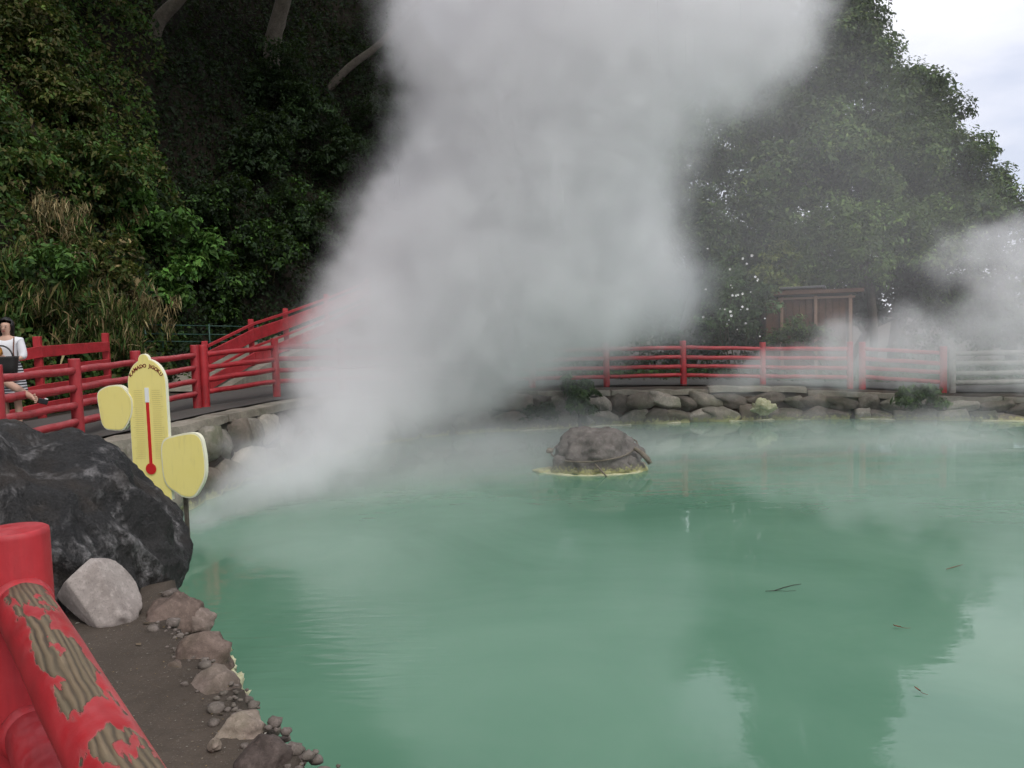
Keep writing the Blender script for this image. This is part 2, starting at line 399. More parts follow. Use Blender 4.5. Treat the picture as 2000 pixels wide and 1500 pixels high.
# retaining wall with stones ---------------------------------------------
wall = thing('retaining_wall', 'rubble stone wall with pale coping holding the walkway above the pond', 'wall', (0, 17, 0))
dc = dense(COPE[1:], 5)
top_in = offset_line(dc, 0.34); top_out = offset_line(dc, 0.0); low = offset_line(dc, -0.16)
zs = level(np.array([(q.x, q.y) for q in top_out]))
m = len(dc); V = []; Fc = []
for j in range(m):
    V += [(top_in[j].x, top_in[j].y, zs[j] - 0.1), (top_out[j].x, top_out[j].y, zs[j] - 0.06), (low[j].x, low[j].y, -1.3)]
for j in range(m - 1):
    for r in range(2): Fc.append((j * 3 + r, j * 3 + r + 1, j * 3 + 4 + r, j * 3 + 3 + r))
link('wall_core', mesh('wall_core', V, Fc, True), MAT['mortar'], wall)
# coping: separate cast lengths
j = 0; rnd = random.Random(3)
while j < m - 2:
    e = min(m - 1, j + rnd.choice((4, 5, 6))); V = []; Fc = []
    ov_out = offset_line(dc, -0.05); ov_in = offset_line(dc, 0.30)
    x0 = top_out[j].x
    drop = 0.02 if x0 < -3.3 or 2.0 < x0 < 5.0 else 0.075
    for q in range(j, e + 1):
        f = 0.01 if q == j else (0.99 if q == e else None)
        zz = zs[q] + 0.035 - drop + 0.008 * math.sin(q * 3.3)
        for (A, dz) in ((ov_in, -0.12), (ov_in, 0), (ov_out, 0.0), (ov_out, -0.11)):
            pt = A[q].copy()
            if q == j: pt = A[q].lerp(A[q + 1], 0.02)
            if q == e: pt = A[q].lerp(A[q - 1], 0.02)
            V.append((pt.x + rnd.uniform(-.008, .008), pt.y + rnd.uniform(-.012, .012), zz + dz + rnd.uniform(-.006, .006)))
    L = e - j + 1
    for q in range(L - 1):
        for r in range(3): Fc.append((q * 4 + r, q * 4 + r + 1, q * 4 + 5 + r, q * 4 + 4 + r))
    Fc += [(0, 3, 2, 1), ((L - 1) * 4, (L - 1) * 4 + 1, (L - 1) * 4 + 2, (L - 1) * 4 + 3)]
    me = mesh('coping', V, Fc); bm = bmesh.new(); bm.from_mesh(me); bmesh.ops.bevel(bm, geom=[ed for ed in bm.edges if ed.calc_face_angle(0) > 0.6], offset=0.012, segments=2, affect='EDGES'); bm.to_mesh(me); bm.free()
    link('coping', me, MAT['concrete'], wall); j = e
SV = [rock_mesh('stone', 20 + i, 3, (1, 1, 1), 0.38, 0.12, 7) for i in range(7)]
for s_ in SV: s_.materials.append(MAT['wall_stone'])
def along(pts):
    acc = [0.0]
    for i in range(1, len(pts)): acc.append(acc[-1] + (pts[i] - pts[i - 1]).length)
    return acc
fr = offset_line(dc, -0.03); acc = along(fr)
def point_at(s):
    j = max(0, min(len(acc) - 2, int(np.searchsorted(acc, s)) - 1)); t = (s - acc[j]) / (acc[j + 1] - acc[j])
    d = (fr[j + 1] - fr[j]).normalized(); return fr[j].lerp(fr[j + 1], t), d, zs[j] * (1 - t) + zs[j + 1] * t
s = 0.3
for row in range(2):
    s = 0.25 + row * 0.21
    while s < acc[-1] - 5.0:
        pt, d, zt = point_at(s); H = zt - 0.12 - WATER
        wd = rnd.uniform(0.30, 0.72); hh = H / 2 * rnd.uniform(0.85, 1.25)
        zc = WATER + H * (row + 0.5) / 2 - 0.03 + rnd.uniform(-0.03, 0.03); nrm = Vector((d.y, -d.x))
        back = 0.06 + 0.11 * row
        q = pt + nrm * (0.16 - back + rnd.uniform(-0.02, 0.05))
        o = link('stone', SV[rnd.randrange(7)], None, wall,
                 Matrix.Translation((q.x, q.y, zc)) @ Matrix.Rotation(math.atan2(d.y, d.x), 4, 'Z') @ Matrix.Rotation(rnd.choice((0, math.pi)) + rnd.uniform(-0.25, 0.25), 4, 'Y') @ Matrix.Diagonal((wd * 0.66, 0.2, hh * 0.74, 1)))
        s += wd * rnd.uniform(0.84, 0.98)
# sulphur line where the wall meets the water
pts = offset_line(dc, -0.29); run = []
V = [];
for a_, b_, nm in ((6, 8, 0), (38, 42, 1), (43, 47, 4), (48, 50, 5), (52, 58, 2), (60, 63, 3), (66, 72, 6)):
    seg = [Vector((pts[q].x, pts[q].y, WATER + 0.004)) for q in range(a_, min(b_, len(pts)))]
    seg = dense(seg, 6); rr = [0.022 + 0.02 * abs(mn.noise(q * 5)) for q in seg]
    seg = [q + Vector((0.05 * mn.noise(q * 3), 0.06 * mn.noise(q * 3 + Vector((9, 0, 0))), 0)) for q in seg]
    link('mineral_crust', tube_mesh('mineral_crust', seg, rr, 6, 0.6, nm), MAT['crust'], wall)
pale = link('stone', rock_mesh('stone', 91, 4, (0.23, 0.14, 0.17), 0.5, 0.25, 4), MAT['crust'], wall, Matrix.Translation(at(1492, 796, 16.95)))
pale['label'] = 'stone whitened and yellowed by sulphur at the waterline'

# ------------------------------------------------------------------ fences
def log_post(parent, base, h, r, mat, n=20, lean=0.0, name='post'):
    zt = [-0.25, 0.0, h * 0.5, h - 0.012, h - 0.003, h]; rr = [r, r, r * 0.985, r * 0.975, r * 0.955, r * 0.90]
    me = tube_mesh(name, [(lean * z, 0, z) for z in zt], rr, n, 0.03, random.random() * 50)
    return link(name, me, mat, parent, Matrix.Translation(base))
def log_rail(parent, a, b, r, mat, n=14, name='rail', sag=0.008):
    a, b = Vector(a), Vector(b); L = (b - a).length; S = 9
    ph = random.uniform(0, 6)
    pts = [(sag * math.sin(i / S * math.pi + ph * 0), 0.004 * math.sin(i * 1.3 + ph), L * i / S) for i in range(S + 1)]
    me = tube_mesh(name, pts, [r * (1 + 0.03 * math.sin(i * 0.9 + ph)) for i in range(S + 1)], n, 0.04, ph)
    return link(name, me, mat, parent, axis_mw(a, b))
def log_fence(name, label, posts, mat, h=0.94, r=0.066, rr=0.042, heights=(0.80, 0.60, 0.41, 0.22), ext=None, group=None, n=20):
    t = thing(name, label, 'fence', posts[0], 0, group)
    for p in posts: log_post(t, p, h + random.uniform(-0.015, 0.015), r * random.uniform(0.96, 1.06), mat, n)
    for i in range(len(posts) - 1):
        a, b = Vector(posts[i]), Vector(posts[i + 1])
        for q in heights:
            j = lambda: random.uniform(-0.008, 0.008)
            log_rail(t, a + Vector((0, 0, q + j())), b + Vector((0, 0, q + j())), rr * random.uniform(0.94, 1.06), mat, max(10, n - 6))
    return t
# the near fence: camera leans over it
nf = thing('log_fence', 'close red log fence with peeling paint beside the camera', 'fence', NEARP)
dirn = (Vector((-0.905 + 0.42, 1.6 - 0.57, 0)) - NEARP).normalized()
P_b = NEARP + (Vector((-0.497, 0.967, 0)) - Vector((-0.945, 1.58, 0))).normalized() * 1.7
P_l = NEARP + Vector((-1.45, 0.55, 0))
np_ = log_post(nf, NEARP, 0.985, 0.063, MAT['red'], 48)
np_['label'] = 'thick round post with glossy red paint'
log_post(nf, P_b, 0.985, 0.066, MAT['red'], 32); log_post(nf, P_l, 0.985, 0.066, MAT['red'], 24)
for q in (0.845, 0.60, 0.38, 0.17):
    o = log_rail(nf, NEARP + Vector((0, 0, q)), P_b + Vector((0, 0, q)), 0.047, MAT['red_worn'] if q > 0.8 else MAT['red'], 40)
    if q > 0.8: o['label'] = 'top rail with paint peeled off to bare grained wood'
    c_ = NEARP + Vector((0, 0, q)); d_ = (P_b - NEARP).normalized()
    link('collar', tube_mesh('collar', [(0, 0, 0.045), (0, 0, 0.062), (0, 0, 0.076), (0, 0, 0.084)], [0.052, 0.056, 0.053, 0.046], 40, 0.05, q * 9), MAT['red'], nf, axis_mw(c_, c_ + d_))
    log_rail(nf, NEARP + Vector((0, 0, q)), P_l + Vector((0, 0, q)), 0.045, MAT['red'], 20)
log_fence('log_fence', 'weathered red log fence on the walkway behind the thermometer sign', LEFT, MAT['red_old'])
log_fence('log_fence', 'long red log fence along the far side of the pond, curving into the steam', MID, MAT['red_far'], n=16)
rf = log_fence('log_fence', 'short red log fence panel after the double posts, veiled in steam', RIGHT, MAT['red_far'], n=16)
GREYR = [RIGHT[1] + Vector((0.16, -0.05, 0)), Vector((11.2, 16.6, -0.28)), Vector((13.4, 15.8, -0.3))]
MAT['grey_wood'] = stone_mat('weathered_grey_wood', (0.16, 0.145, 0.125), (0.34, 0.315, 0.28), scale=3, bumpd=0.01)
log_fence('log_fence', 'unpainted grey log fence beyond the last red post', GREYR, MAT['grey_wood'], h=0.9, rr=0.05, heights=(0.78, 0.58, 0.38, 0.20), n=14)

# flat board fence behind the walkway, left
def board(parent, a, b, w_, t_, mat, name='board'):
    a, b = Vector(a), Vector(b); L = (b - a).length
    me = boxmesh(name, t_, w_, L, 0.005, (0, 0, L / 2)); return link(name, me, mat, parent, axis_mw(a, b))
bfp = [at(-40, 830, 11.2), at(82, 800, 12.2), at(213, 775, 14.0)]
bf = thing('board_fence', 'red flat-board fence half under dry bamboo behind the woman', 'fence', bfp[1])
for p in bfp: link('post', boxmesh('post', 0.10, 0.10, 1.25, 0.008, (0, 0, 0.425)), MAT['red_flat'], bf, Matrix.Translation(p) @ Matrix.Rotation(0.2, 4, 'Z'))
for i in range(2):
    for q, wd in ((0.83, 0.16), (0.56, 0.13), (0.29, 0.15), (0.05, 0.12)):
        board(bf, bfp[i] + Vector((0.06, -0.04, q)), bfp[i + 1] + Vector((0.06, -0.04, q)), wd, 0.035, MAT['red_flat'])
# ramp railing climbing to the right behind the fence
rp = [at(405, 770, 15.6), at(494, 718, 17.2), at(561, 690, 18.6), at(640, 655, 20.2), at(720, 618, 21.8)]
rl = thing('ramp_railing', 'red plank railing climbing the ramp behind the curved fence', 'railing', rp[0])
for i, p in enumerate(rp): link('post', boxmesh('post', 0.11, 0.11, 1.35, 0.008, (0, 0, 0.30)), MAT['red_flat'], rl, Matrix.Translation(p) @ Matrix.Rotation(0.3, 4, 'Z'))
for i in range(len(rp) - 1):
    for q, wd in ((0.88, 0.055), (0.66, 0.24), (0.42, 0.05), (0.20, 0.22)):
        board(rl, rp[i] + Vector((0.065, -0.05, q)), rp[i + 1] + Vector((0.065, -0.05, q)), wd, 0.035, MAT['red_flat'])
tmp = [Vector((p.x, p.y, p.z + 0.05)) for p in rp]; V = []; Fc = []
for p in tmp: V += [(p.x + 0.3, p.y - 0.1, p.z), (p.x - 1.5, p.y + 0.6, p.z), (p.x + 0.3, p.y - 0.1, p.z - 2.0), (p.x - 1.5, p.y + 0.6, p.z - 2.0)]
for i in range(len(tmp) - 1):
    a = i * 4; b = a + 4; Fc += [(a, b, b + 1, a + 1), (a + 2, b + 2, b, a)]
tag(link('ramp', mesh('ramp', V, Fc), MAT['concrete']), 'concrete ramp rising along the slope', None, None, 'structure')
# thin green wire fence on the slope
MAT['green_metal'] = plain('dark_green_metal', (0.02, 0.06, 0.045), 0.5)
wf = thing('wire_fence', 'thin dark green metal fence at the foot of the slope', 'fence', at(300, 672, 17.0))
wp = [at(285, 672, 16.6), at(318, 672, 17.0), at(410, 672, 17.9), at(505, 672, 18.8)]
for p in wp: link('post', tube_mesh('post', [(0, 0, -0.4), (0, 0, 0.42)], 0.018, 8), MAT['green_metal'], wf, Matrix.Translation(p))
for i in range(3):
    for q in (0.38, 0.20, 0.05):
        link('rail', tube_mesh('rail', [(0, 0, 0), (0, 0, (wp[i + 1] - wp[i]).length)], 0.011, 6), MAT['green_metal'], wf, axis_mw(wp[i] + Vector((0, 0, q)), wp[i + 1] + Vector((0, 0, q))))

# ------------------------------------------------------------------ rocks on the near bank
k = NT('black_lava_rock'); p = k.pos()
mpn = k.n.new('ShaderNodeMapping'); mpn.inputs['Rotation'].default_value = (0, 0.75, 0); mpn.inputs['Scale'].default_value = (1.0, 1.0, 0.38); k.l.new(p, mpn.inputs[0])
n1 = k.noise(mpn.outputs[0], 5, 6, 0.65, 0.5); n2 = k.noise(p, 20, 6, 0.7); n3 = k.noise(p, 90, 4, 0.7); n0 = k.noise(p, 1.6, 3)
col = k.mix(k.rng(n0, 0.4, 0.65), (0.010, 0.0095, 0.0095), (0.022, 0.020, 0.018))
col = k.mix(k.math('MULTIPLY', k.rng(n1, 0.52, 0.66), k.rng(n2, 0.42, 0.60)), col, (0.27, 0.255, 0.25))  # pale grey streaks, with ridge highlights put into the colour
col = k.mix(k.math('MULTIPLY', k.rng(n3, 0.52, 0.68), 0.45), col, (0.08, 0.074, 0.07))
brown = k.math('MULTIPLY', k.rng(k.noise(p, 2.3, 4), 0.52, 0.62), 0.6)
col = k.mix(brown, col, (0.036, 0.026, 0.018))
k.set(color=col, rough=k.rng(n2, 0.3, 0.7, 0.42, 0.8), spec=0.4)
b1 = k.bump(n1, 0.9, 0.09); b2 = k.bump(n2, 0.9, 0.035, b1); k.bump(n3, 0.8, 0.010, b2)
bm = bmesh.new(); bmesh.ops.create_icosphere(bm, subdivisions=7, radius=1)
rot = Matrix.Rotation(0.75, 3, 'Y')
for v in bm.verts:
    p = v.co; q = Vector((p.x * 1.25, p.y * 0.95, p.z * 0.9)); qs = rot @ q; qs = Vector((qs.x * 2.2, qs.y * 1.6, qs.z * 0.9))
    rdg = 1 - abs(mn.noise(qs * 1.7 + Vector((3, 8, 1)))) * 2
    r = 1 + 0.10 * mn.fractal(q * 1.3 + Vector((5, 2, 9)), 0.9, 2, 4) + 0.05 * rdg + 0.055 * mn.fractal(qs * 2.2, 0.9, 2.1, 4) + 0.010 * mn.fractal(q * 12, 0.8, 2, 3)
    # one worn hollow near the front left
    v.co = p * r
me = bpy.data.meshes.new('boulder'); bm.to_mesh(me); bm.free(); me.shade_smooth()
tag(link('boulder', me, k.m, None, Matrix.Translation((-3.10, 4.62, 0.0)) @ Matrix.Rotation(0.15, 4, 'Z') @ Matrix.Diagonal((1.17, 0.86, 0.9, 1))),
    'huge black lava boulder with pale ridges on the near bank', 'boulder')
# pale wedge stone
bm = bmesh.new(); bmesh.ops.create_icosphere(bm, subdivisions=5, radius=1)
for v in bm.verts:
    p = v.co.copy(); p *= 1 + 0.10 * mn.fractal(p * 1.4 + Vector((1, 7, 3)), 0.9, 2, 3) + 0.02 * mn.fractal(p * 7, 0.8, 2, 3)
    for d, h in ((Vector((0.30, -0.85, 0.5)), 0.60), (Vector((0.72, 0.1, 0.75)), 0.60), (Vector((-0.85, -0.2, 0.35)), 0.70), (Vector((-0.35, -0.85, -0.4)), 0.55), (Vector((0, 0, -1)), 0.5)):
        d = d.normalized(); e = p.dot(d) - h
        if e > 0: p -= d * e * 0.88
    v.co = p
me = bpy.data.meshes.new('stone'); bm.to_mesh(me); bm.free(); me.shade_smooth()
q = atz(193, 1206, 0.0)
tag(link('stone', me, MAT['pale_stone'], None, Matrix.Translation((q.x, q.y, 0.10)) @ Matrix.Rotation(-0.25, 4, 'Z') @ Matrix.Rotation(0.35, 4, 'Y') @ Matrix.Diagonal((0.225, 0.17, 0.185, 1))),
    'pale grey wedge-shaped stone leaning against the black boulder', 'stone')
# edging rocks along the near bank
bank = [(340, 1196, 60, -0.05, 'rock of the bank edging tucked under the black boulder'), (376, 1212, 40, -0.10, 'small rock jutting to the water just below the boulder'),
        (384, 1274, 70, -0.05, 'largest rock on the bank edge, beside the pale wedge stone'), (350, 1310, 34, -0.07, 'flat rock half buried in soil beside the largest edge rock'), (414, 1340, 56, -0.06, 'rounded rock with yellow crust beside it'), (438, 1372, 44, -0.13, 'low rock sunk below the rounded one with yellow crust'),
        (466, 1420, 50, -0.05, 'domed rock at a gap in the bank edging'), (418, 1452, 15, -0.03, 'fist-sized stone in the soil behind the domed rock'), (512, 1474, 60, -0.04, 'broad rock on the bank edge near the picture bottom'), (560, 1488, 40, -0.10, 'last small rock of the bank edge, nearest the water')]
for i, (px, py, rp_, dz, lb) in enumerate(bank):
    q = atz(px, py, 0.045 + dz); r = rp_ * q.y / F * 0.84
    tag(link('bank_rock', rock_mesh('bank_rock', 60 + i, 4, (r * 1.12, r * 1.2, r * 0.95), 0.26, 0.06, 4 + i % 3, 1.0 + 0.15 * (i % 4)), MAT['bank_stone'], None, Matrix.Translation((q.x, q.y, q.z - r * 0.25)) @ Matrix.Rotation(i * 1.3, 4, 'Z')), lb, 'rock', 'rocks edging the near bank')
crustp = [(424, 1278, -0.22, 0.055, 'small sulphur crust knob at the water by the largest edge rock'), (434, 1304, -0.20, 0.05, 'white sulphur lump between the two yellow ones at the bank'), (447, 1366, -0.20, 0.075, 'bright yellow sulphur lump beside the rounded rock'), (437, 1388, -0.18, 0.045, 'pale sulphur bits in the gap of the bank edging')]
for i, (px, py, z_, r, lb) in enumerate(crustp):
    q = atz(px, py, z_)
    tag(link('sulphur_crust', rock_mesh('sulphur_crust', 120 + i, 4, (r, r, r * 1.3), 0.5, 0.22, 0, 2.2), MAT['crust'], None, Matrix.Translation(q)), lb, 'mineral crust')

# ------------------------------------------------------------------ rock in the pond with its straw rope
rc = atz(1165, 922, WATER); rc.y += 0.25
pr = thing('pond_rock', 'dark domed rock with straw rope standing in the pond', 'rock', (rc.x, rc.y, WATER))
bm = bmesh.new(); bmesh.ops.create_icosphere(bm, subdivisions=5, radius=1)
for v in bm.verts:
    p = v.co.copy(); r = 1 + 0.24 * mn.fractal(p * 1.5 + Vector((11, 4, 2)), 0.9, 2, 4) + 0.05 * mn.fractal(p * 6, 0.8, 2, 3)
    q = Vector((p.x * 0.60, p.y * 0.5, p.z * 0.44)) * r
    if q.z > 0.2: q.z = 0.2 + (q.z - 0.2) * 0.85
    q.x += -0.05 * max(0, q.z)
    v.co = q + Vector((0.02, 0, 0.21))
me = bpy.data.meshes.new('dome'); bm.to_mesh(me); bm.free(); me.shade_smooth()
link('dome', me, MAT['pond_rock'], pr, Matrix.Translation((rc.x, rc.y, WATER)))
for i, (dx, dy, dz, a, b, c_) in enumerate(((-0.36, -0.18, 0.06, 0.26, 0.24, 0.24), (0.43, -0.16, 0.05, 0.25, 0.24, 0.22), (0.02, -0.30, -0.03, 0.34, 0.16, 0.12), (-0.62, -0.05, 0.0, 0.26, 0.18, 0.055), (0.50, -0.2, -0.02, 0.22, 0.2, 0.06))):
    link('foot_stone', rock_mesh('foot_stone', 140 + i, 4, (a, b, c_), 0.25, 0.06, 3), MAT['pond_rock'], pr, Matrix.Translation((rc.x + dx, rc.y + dy, WATER + dz)))
V = []; Fc = []
n_ = 72
for k_ in range(n_):
    a = 2 * math.pi * k_ / n_; r0 = 1 + 0.10 * mn.noise(Vector((math.cos(a) * 1.5, math.sin(a) * 1.5, 4.4)))
    ex = 0.80 if math.cos(a) < 0 else 0.70
    for s_, z_ in ((1.0, -0.05), (1.0 + 0.06 * mn.noise(Vector((a * 5, 2, 1))), 0.004 + 0.02 * mn.noise(Vector((a * 7, 1, 1)))), (0.95, 0.016 + 0.03 * mn.noise(Vector((a * 6, 5, 1)))), (0.86, 0.0)):
        V.append((math.cos(a) * ex * r0 * s_, math.sin(a) * 0.50 * r0 * s_ - 0.08, z_))
for k_ in range(n_):
    for r in range(3): a = k_ * 4 + r; b = ((k_ + 1) % n_) * 4 + r; Fc.append((a, b, b + 1, a + 1))
link('mineral_rim', mesh('mineral_rim', V, Fc, True), MAT['crust'], pr, Matrix.Translation((rc.x, rc.y, WATER)))
MAT['straw'] = stone_mat('grey_straw', (0.09, 0.075, 0.058), (0.20, 0.165, 0.125), scale=20, bumpd=0.01)
rope = []
for k_ in range(41):
    a = 2 * math.pi * k_ / 40 + 0.35; rr = 1.0 + 0.07 * mn.noise(Vector((math.cos(a) * 2, math.sin(a) * 2, 3)))
    x = math.cos(a) * 0.615 * rr; y = math.sin(a) * 0.52 * rr
    z = 0.30 + 0.13 * math.sin(a) + 0.06 * math.cos(a + 0.5); rope.append(Vector((x, y, z)))
rp_ = link('rope', tube_mesh('rope', [q + Vector((rc.x, rc.y, WATER)) for q in rope], 0.012, 8), MAT['straw'], pr)
for st in range(2):
    hl = []
    fine = dense(rope, 6)
    for i, q in enumerate(fine):
        a = i * 0.55 + st * math.pi; o = Vector((q.x, q.y, 0)).normalized()
        hl.append(q + Vector((rc.x, rc.y, WATER)) + (o * math.cos(a) + Vector((0, 0, 1)) * math.sin(a)) * 0.011)
    link('strand', tube_mesh('strand', hl, 0.011, 6), MAT['straw'], rp_)
e0 = Vector((rc.x, rc.y, WATER))
link('rope_tail', tube_mesh('rope_tail', [e0 + Vector(q) for q in ((0.52, -0.34, 0.34), (0.62, -0.36, 0.27), (0.70, -0.37, 0.18), (0.74, -0.38, 0.12))], [0.028, 0.034, 0.038, 0.03], 8, 0.2), MAT['straw'], pr)
link('rope_tail', tube_mesh('rope_tail', [e0 + Vector(q) for q in ((-0.05, -0.56, 0.17), (0.02, -0.60, 0.09), (0.10, -0.63, 0.0))], [0.012, 0.012, 0.01], 6, 0.2), MAT['straw'], pr)
link('rope_knot', rock_mesh('rope_knot', 151, 3, (0.05, 0.045, 0.04), 0.3, 0.1, 0), MAT['straw'], pr, Matrix.Translation(e0 + Vector((-0.64, -0.12, 0.30))))

# ------------------------------------------------------------------ thermometer sign
SY = 7.5; so = at(300, 975, SY); PXM = F / SY
sign = thing('thermometer_sign', 'yellow thermometer board sign with side panels between boulder and steam', 'sign', (so.x, so.y, so.z), math.radians(-9))
def prism(name, outline, t0, t1):
    n = len(outline); V = [(u / PXM, t0, v / PXM) for u, v in outline] + [(u / PXM, t1, v / PXM) for u, v in outline]
    Fc = [tuple(range(n)), tuple(range(2 * n - 1, n - 1, -1))] + [(i + n, (i + 1) % n + n, (i + 1) % n, i) for i in range(n)]
    me = mesh(name, V, Fc); return me
SW = Matrix.LocRotScale(sign.location, sign.rotation_euler, None)
def sput(name, me, mat, parent=None): return link(name, me, mat, parent or sign, SW)
yel = NT('yellow_signboard'); n1 = yel.noise(yel.coord(), 3, 4); yel.set(color=yel.mix(n1, (0.80, 0.67, 0.20), (0.86, 0.74, 0.28)), rough=0.45)
gn = yel.noise(yel.coord(scale=(40, 40, 6)), 1, 3); yel.set(color=yel.mix(yel.rng(gn, 0.55, 0.8, 0, 0.25), yel.mix(n1, (0.80, 0.67, 0.20), (0.86, 0.74, 0.28)), (0.5, 0.42, 0.2)))
MAT['yellow'] = yel.m; MAT['cream'] = plain('cream_board_edge', (0.75, 0.72, 0.55), 0.5)
MAT['sred'] = plain('printed_red', (0.55, 0.02, 0.02), 0.45, 0.04); MAT['swhite'] = plain('printed_white', (0.78, 0.78, 0.76), 0.45, 0.03)
MAT['sdark'] = plain('printed_maroon', (0.16, 0.012, 0.012), 0.45, 0.04); MAT['tick'] = plain('printed_grey', (0.60, 0.49, 0.16), 0.5, 0.04)
W_ = 39
ol = [(-W_, 0), (W_, 0), (W_, 228)] + [(W_ * math.cos(a), 228 + 48 * math.sin(a)) for a in np.linspace(0.08, math.pi / 2 - 0.22, 10)] + \
     [(11 * math.cos(a) - 4, 274 + 12 * math.sin(a)) for a in np.linspace(0.1, math.pi - 0.1, 9)] + \
     [(W_ * math.cos(a), 228 + 48 * math.sin(a)) for a in np.linspace(math.pi / 2 + 0.4, math.pi - 0.08, 10)] + [(-W_, 228)]
# lip of cream foam core behind, yellow face in front
sput('backing', prism('backing', [(u * 1.03 - 0.6, v * 1.004 + (0 if v > 1 else -1)) for u, v in ol], 0.004, 0.045), MAT['cream'])
sput('board', prism('board', ol, -0.004, 0.003), MAT['yellow'])
def blob(cx, cy_, rx, ry, seed, top=0.0):
    o = []
    for a in np.linspace(0, 2 * math.pi, 48, endpoint=False):
        r = 1 + 0.035 * math.sin(5 * a + seed) + 0.03 * math.sin(3 * a + 2 * seed)
        ca, sa = math.cos(a), math.sin(a)
        u = abs(ca) ** 0.75 * math.copysign(1, ca) * rx * r; v = abs(sa) ** 0.75 * math.copysign(1, sa) * ry * r
        u *= 1 + 0.18 * sa
        o.append((cx + u, cy_ + v))
    return o
for nm, b_ in (('side_panel', blob(-70, 181, 36, 45, 1.0)), ('side_panel', blob(70, 68, 46, 63, 2.3))):
    cx = sum(u for u, v in b_) / len(b_); cz = sum(v for u, v in b_) / len(b_)
    pn = sput(nm, prism(nm, b_, -0.012, 0.035), MAT['cream'])
    sput('panel_face', prism('panel_face', [(cx + (u - cx) * 0.94, cz + (v - cz) * 0.95) for u, v in b_], -0.018, -0.0135), MAT['yellow'], pn)
rect = lambda u0, u1, v0, v1: [(u0, v0), (u1, v0), (u1, v1), (u0, v1)]
tb = sput('thermometer_tube', prism('thermometer_tube', rect(-3.0, 3.0, 66, 192), -0.010, -0.0045), MAT['sred'])
sput('tube_top', prism('tube_top', rect(-4.2, 4.2, 192.3, 221), -0.010, -0.0045), MAT['swhite'], tb)
sput('bulb', prism('bulb', [(11 * math.cos(a), 61 + 11 * math.sin(a)) for a in np.linspace(0, 2 * math.pi, 32, endpoint=False)], -0.013, -0.0105), MAT['sred'], tb)
V = []; Fc = []
for i in range(34):
    v = 82 + i * 4.05; lw = 24 if i % 5 else 29
    for u0, u1 in ((-8 - lw + 4, -10), (10, 4 + lw)):
        b = len(V); V += [((u0) / PXM, -0.0055, (v - 0.32) / PXM), (u1 / PXM, -0.0055, (v - 0.32) / PXM), (u1 / PXM, -0.0055, (v + 0.32) / PXM), (u0 / PXM, -0.0055, (v + 0.32) / PXM)]; Fc.append((b, b + 1, b + 2, b + 3))
tag(sput('scale_marks', mesh('scale_marks', V, Fc), MAT['tick']), kind='stuff')
dg = bpy.context.evaluated_depsgraph_get()
def glyph(ch, size):
    c = bpy.data.curves.new('t', 'FONT'); c.body = ch; c.size = size; c.align_x = 'CENTER'; c.offset = size * 0.028; c.extrude = 0.0012
    o = bpy.data.objects.new('t', c); COL.objects.link(o); d = bpy.context.evaluated_depsgraph_get()
    me = bpy.data.meshes.new_from_object(o.evaluated_get(d)); bpy.data.objects.remove(o); return me
txt = 'KAMADO JIGOKU'; VV = []; FF = []
gl = [None if ch == ' ' else glyph(ch, 9.4 / PXM) for ch in txt]
wd_ = [0.55 * 10.2 / PXM if g is None else max(v.co.x for v in g.vertices) - min(v.co.x for v in g.vertices) + 2.3 / PXM for g in gl]
cur = 0.0; tw_ = sum(wd_)
for g, wch in zip(gl, wd_):
    a = math.radians(55 - 110 * (cur + wch / 2) / tw_); cur += wch
    if g is None: continue
    cx, cz = math.sin(-a) * 39 / PXM, (216 + math.cos(a) * 45) / PXM; b = len(VV); th = a * 0.8
    mx = (max(v.co.x for v in g.vertices) + min(v.co.x for v in g.vertices)) / 2
    for v in g.vertices:
        x, z = v.co.x - mx, v.co.y
        VV.append((cx + x * math.cos(th) - z * math.sin(th), -0.006 - v.co.z, cz + x * math.sin(th) + z * math.cos(th)))
    FF += [tuple(b + q for q in pp.vertices) for pp in g.polygons]; bpy.data.meshes.remove(g)
lt = sput('lettering', mesh('lettering', VV, FF), MAT['sdark']); lt['kind'] = 'stuff'
for u in (8, 60):
    sput('leg', boxmesh('leg', 0.035, 0.03, 0.75, 0.004, (u / PXM, 0.065, -0.28 + 0.1)), MAT['bark'])

# ------------------------------------------------------------------ foliage tools
def unit(a): return a / (np.linalg.norm(a, axis=1, keepdims=True) + 1e-9)
def leaf_cloud(C, Nrm, size, aspect, cols, rng, droop=0.25, rnd_n=0.7, fold=0.18, var=0.25, tint=None):
    """one leaf (two triangles folded on the midrib) at each centre"""
    n = len(C); Nn = unit(Nrm + rng.normal(0, rnd_n, (n, 3)))
    T = rng.normal(0, 1, (n, 3)) + np.array([0, 0, -droop * 3]) + Nrm * 0.6
    T = unit(T - Nn * np.sum(T * Nn, 1, keepdims=True)); B = np.cross(Nn, T)
    s = (size * rng.lognormal(0, 0.25, n))[:, None]; wd = s * aspect
    base = C - T * s * 0.5; tip = C + T * s * 0.5 - np.array([0, 0, 1]) * s * droop * 0.3
    l = C + B * wd * 0.5 + Nn * s * fold * aspect - T * s * 0.06; r = C - B * wd * 0.5 + Nn * s * fold * aspect - T * s * 0.06
    V = np.stack([base, l, tip, r], 1).reshape(-1, 3)
    i = np.arange(n)[:, None] * 4; Q = np.concatenate([i + np.array([[0, 1, 2]]), i + np.array([[0, 2, 3]])], 0)
    k = rng.integers(0, len(cols), n); c = np.array(cols)[k] * np.clip(rng.normal(1, var, (n, 1)), 0.35, 1.9)
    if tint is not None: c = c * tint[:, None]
    Ca = np.repeat(np.column_stack([c, np.ones(n)]), 4, 0)
    return V, Q, Ca
